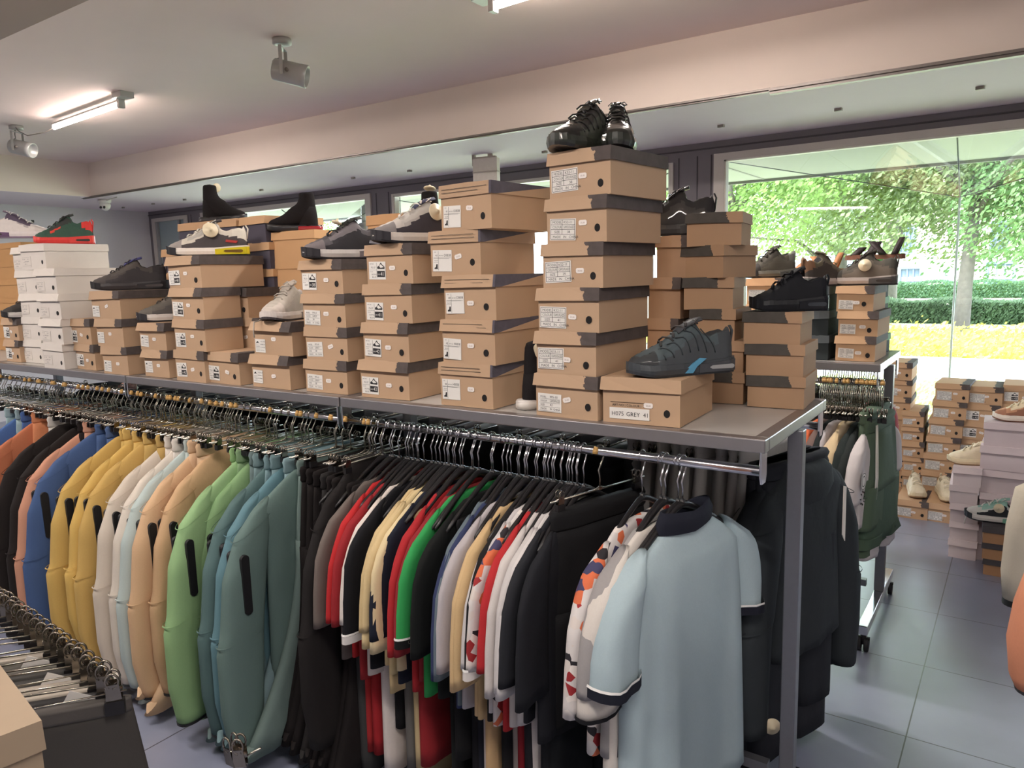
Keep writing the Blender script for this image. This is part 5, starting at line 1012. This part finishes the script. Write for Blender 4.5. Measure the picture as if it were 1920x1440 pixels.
# small fittings left on the soffit
for i, p in enumerate([(1572, 203), (1352, 234), (1021, 283), (768, 319), (662, 332), (346, 373), (287, 381), (231, 388), (1838, 162), (490, 355)]):
    v = atz(*p, ZL); o = obj('cable_connector', MB().box(-.022, .022, -.012, .012, -.018, 0).box(.0, .006, .012, .018, -.01, 0), mat((150, 142, 134), .5), None, v, (0, 0, math.radians(-8))); tag(o, 'small grey cable connector under the soffit', 'connector', 'cable connectors under the soffit')
# camera dome
v = atz(196, 374, ZL); t = thing('security_camera', 'white dome security camera under the end of the beam', 'camera', v, math.radians(-60)); n = 24
R = lambda r, z: [(r * math.cos(2 * PI * i / n), r * math.sin(2 * PI * i / n), z) for i in range(n)]
obj('mount', MB().loft([R(.07, 0), R(.07, -.03), R(.055, -.045)]), mat((216, 210, 206), .4), t)
obj('dome', MB().loft([R(.055, -.04), R(.06, -.07), R(.052, -.1), R(.03, -.122), R(.008, -.128)]), mat((216, 210, 206), .35), t)
obj('lens', MB().cyl((.044, -.018, -.085), (.06, -.022, -.1), .013, 12).cyl((.044, .018, -.085), (.06, .022, -.1), .013, 12), INK, t)
obj('cable', MB().tube([(0, 0, -.02), (.1, .12, -.012), (.24, .3, -.01)], .006, 6), mat((206, 200, 196), .5), t)
# box sign hanging from the soffit by the facade
v = aty(912, 322, 5.2); t = thing('sign_box', 'blank white sign box hanging from the soffit behind the boot boxes', 'sign', (v.x, 5.2, ZL), math.radians(12))
obj('housing', MB().box(-.11, .11, -.03, .03, -.32, -.035), mat((206, 198, 190), .5), t); obj('bracket', MB().box(-.12, .09, -.02, .02, -.045, -.02).box(-.12, -.10, -.02, .02, -.09, 0).box(.02, .06, -.01, .01, -.03, 0), mat((170, 160, 152), .5), t)
obj('bottom_rail', MB().box(-.112, .112, -.035, .035, -.15, -.14), mat((176, 166, 158), .5), t)
# ------------------------------------------------------------------ far left: things by the left wall
t = thing('garment_rack', 'small black rack with pink patterned clothes by the left wall', 'clothes rack', (-8.4, 4.9, 0)); obj('post', MB().box(-.3, -.26, -.02, .02, 0, 1.62).box(.26, .3, -.02, .02, 0, 1.5), BLACKP, t); obj('rail', MB().cyl((-.3, 0, 1.46), (.9, 0, 1.46), .02, 8), BLACKP, t)
for i in range(6): garment_tee('blouse', 'pink and dark patterned blouse on the small black rack', RG.choice([(150, 90, 100), (60, 50, 60), (190, 150, 150)]), -8.6 + i * .1, 4.9, 0, -.6, 'blouses on the small black rack', seed=600 + i, z=1.46)
m = MB()
for p in [(8, 412), (61, 415), (102, 431), (77, 428)]:
    v = onx_ = None; d = ray(*p); k = (XL + .0) / d.x; v = Vector((XL + .003, d.y * k, 1.6 + d.z * k)); o = tag(obj('wall_plug', MB().cbox(v, (.012, .03, .03)), INK), 'small dark plug hole in the left wall', 'wall plug', 'plug holes in the left wall')
# ------------------------------------------------------------------ foreground bottom left: rack of jeans on clip hangers and a box
def fg():
    BR = mat((150, 128, 104), .2, 1, 'brass_clip', .12)
    s0 = aty(205, 1290, .92); n = 19; z0 = s0.z; D = (atz(0, 1135, z0) - s0).normalized(); sp = (atz(0, 1135, z0) - s0).length / 16
    for i in range(n):
        p = s0 + D * (sp * (i - .5)) + Vector((0, 0, .001 * i))
        t = thing('clip_hanger', 'metal clip hanger with brass coloured clips in the foreground bunch', 'hanger', (p.x, p.y, z0 + RG.uniform(-.004, .006)), math.radians(232 + RG.uniform(-6, 6)), 'foreground clip hangers')
        obj('bar', MB().tube([(-.03, 0, 0), (.30, 0, -.004)], .0026, 6).tube([(-.03, .008, .004), (.30, .006, 0)], .0018, 6), WIRE, t)
        for x in (.0, .30):
            c = obj('clip', CM, BR, t, (x, 0, .004)); c.scale = (1.8, 2.0, 2.1); obj('pad', PM, BLACKP, c)
    for i in range(9):
        p = s0 + D * (.052 * i + .0); a = math.radians(232)
        col = (74, 70, 66) if i == 0 else RG.choice([(60, 58, 56), (84, 80, 74), (48, 46, 46), (150, 140, 128)])
        t = thing('jeans', ('dark grey jeans with a paper tag, nearest in the foreground bunch' if i == 0 else 'folded jeans clipped in the foreground bunch'), 'jeans', (p.x, p.y, z0 - .03), a, 'jeans in the foreground')
        R = [ringpts(.135, .185 + .05 * u, -.03 * u * (i == 0), .014 + .03 * u, -.015 - .5 * u, 32, .007 * (.3 + u), i, e=.6) for u in [q / 10 for q in range(11)]]
        obj('seat', MB().loft(R, 0, True, True), cloth(col), t)
        obj('waistband', MB().loft([ringpts(.135, .186, 0, .018, zz, 32, .001, i) for zz in (-.002, -.01, -.034, -.042)]), cloth([v * 1.15 for v in col]), t)
        if i % 3 == 0: obj('paper_tag', MB().prism([(.03, -.005), (.10, .03), (.13, -.02), (.06, -.06)], -.024, -.0225, 'y'), PAPER, t)
fg()
zb = .95; C0, A0, B0 = atz(72, 1352, zb), atz(0, 1380, zb), atz(0, 1292, zb)
ux = (C0 - A0).normalized(); ang = math.atan2(ux.y, ux.x)
v = C0 - Vector((math.cos(ang), math.sin(ang), 0)) * .17
B = shoebox('storage_box', 'large cream cardboard box cut by the bottom left corner of the picture', (v.x, v.y, zb - .24), .34, .30, .24, ang, (150, 132, 112), 'plain', None, None, False, False, flare=.002)
v = aty(440, 1392, 1.02)
t = thing('clip_hanger', 'pair of brass clips of a hanger rising at the bottom edge', 'hanger', v, math.radians(20)); BR = mat((150, 128, 104), .2, 1, 'brass_clip', .12)
for dx in (-.012, .012):
    c = obj('clip', CM, BR, t, (dx, 0, -.035), (0, 0, .3 * dx * 80)); c.scale = (1.5, 1.7, 2.0)
obj('bar', MB().tube([(-.01, 0, -.06), (.06, .02, -.02)], .003, 6), WIRE, t)
# right edge garments
t = thing('jacket', 'orange jacket sleeve with dark cuff at the right edge, nearest the camera', 'jacket', (.085, 1.32, 1.21), 0)
M_ = cloth((196, 122, 88)); R = [ringpts(cx, hw, 0, hw * .8, z, 24, .002, 1, e=.9) for cx, hw, z in ((.03, .03, -.02), (.0, .06, -.06), (-.01, .064, -.12), (-.018, .062, -.18), (-.022, .052, -.235), (-.02, .045, -.255))]
obj('sleeve', MB().loft(open_hem(R, .03)), M_, t); obj('cuff_edge', MB().loft([ringpts(-.02, .0455, 0, .037, z, 24, .002, 1, e=.9) for z in (-.247, -.258)], 0, False, False), BLACKR, t)
obj('torso', MB().loft([ringpts(.16, w_, .05, .05, z, 30, .004, 2) for w_, z in ((.06, 0), (.12, -.05), (.13, -.4), (.14, -.62))]), M_, t)
t = thing('jacket', 'beige jacket sleeve with black cuff at the right edge behind the orange one', 'jacket', (.075, 2.75, .93), 0)
M_ = cloth((196, 186, 168)); R = [ringpts(cx, hw, 0, hw * .8, z, 24, .002, 1, e=.9) for cx, hw, z in ((.03, .03, .02), (.0, .07, -.03), (-.012, .075, -.15), (-.02, .072, -.3), (-.018, .064, -.40))]
obj('sleeve', MB().loft(open_hem(R, .03)), M_, t); obj('cuff_edge', MB().loft([ringpts(-.018, .0655, 0, .053, z, 24, .002, 1, e=.9) for z in (-.385, -.405)], 0, False, False), BLACKR, t)
obj('torso', MB().loft([ringpts(.2, w_, .05, .06, z, 30, .004, 2) for w_, z in ((.06, .05), (.14, 0), (.15, -.4), (.16, -.6))]), M_, t)
# round cream tags dangling at the trouser hems by the post
for px, py, Y, lb in ((1447, 1362, 2.12, 'round cream security tag on the longest black trouser leg'), (1529, 1244, 2.5, 'small cream security tag behind the post')):
    v = aty(px, py, Y); t = thing('security_tag', lb, 'tag', v, 0); n = 24
    R = lambda r, y: [(r * math.cos(2 * PI * i / n), y, r * math.sin(2 * PI * i / n)) for i in range(n)]
    obj('disc', MB().loft([R(.024, .003), R(.026, 0), R(.024, -.004), R(.009, -.006), R(.006, -.012)]), CREAM, t, (0, 0, 0), (0, 0, .6)); obj('pin', MB().cyl((0, .003, .0), (0, .012, 0), .004, 8), CREAM, t)
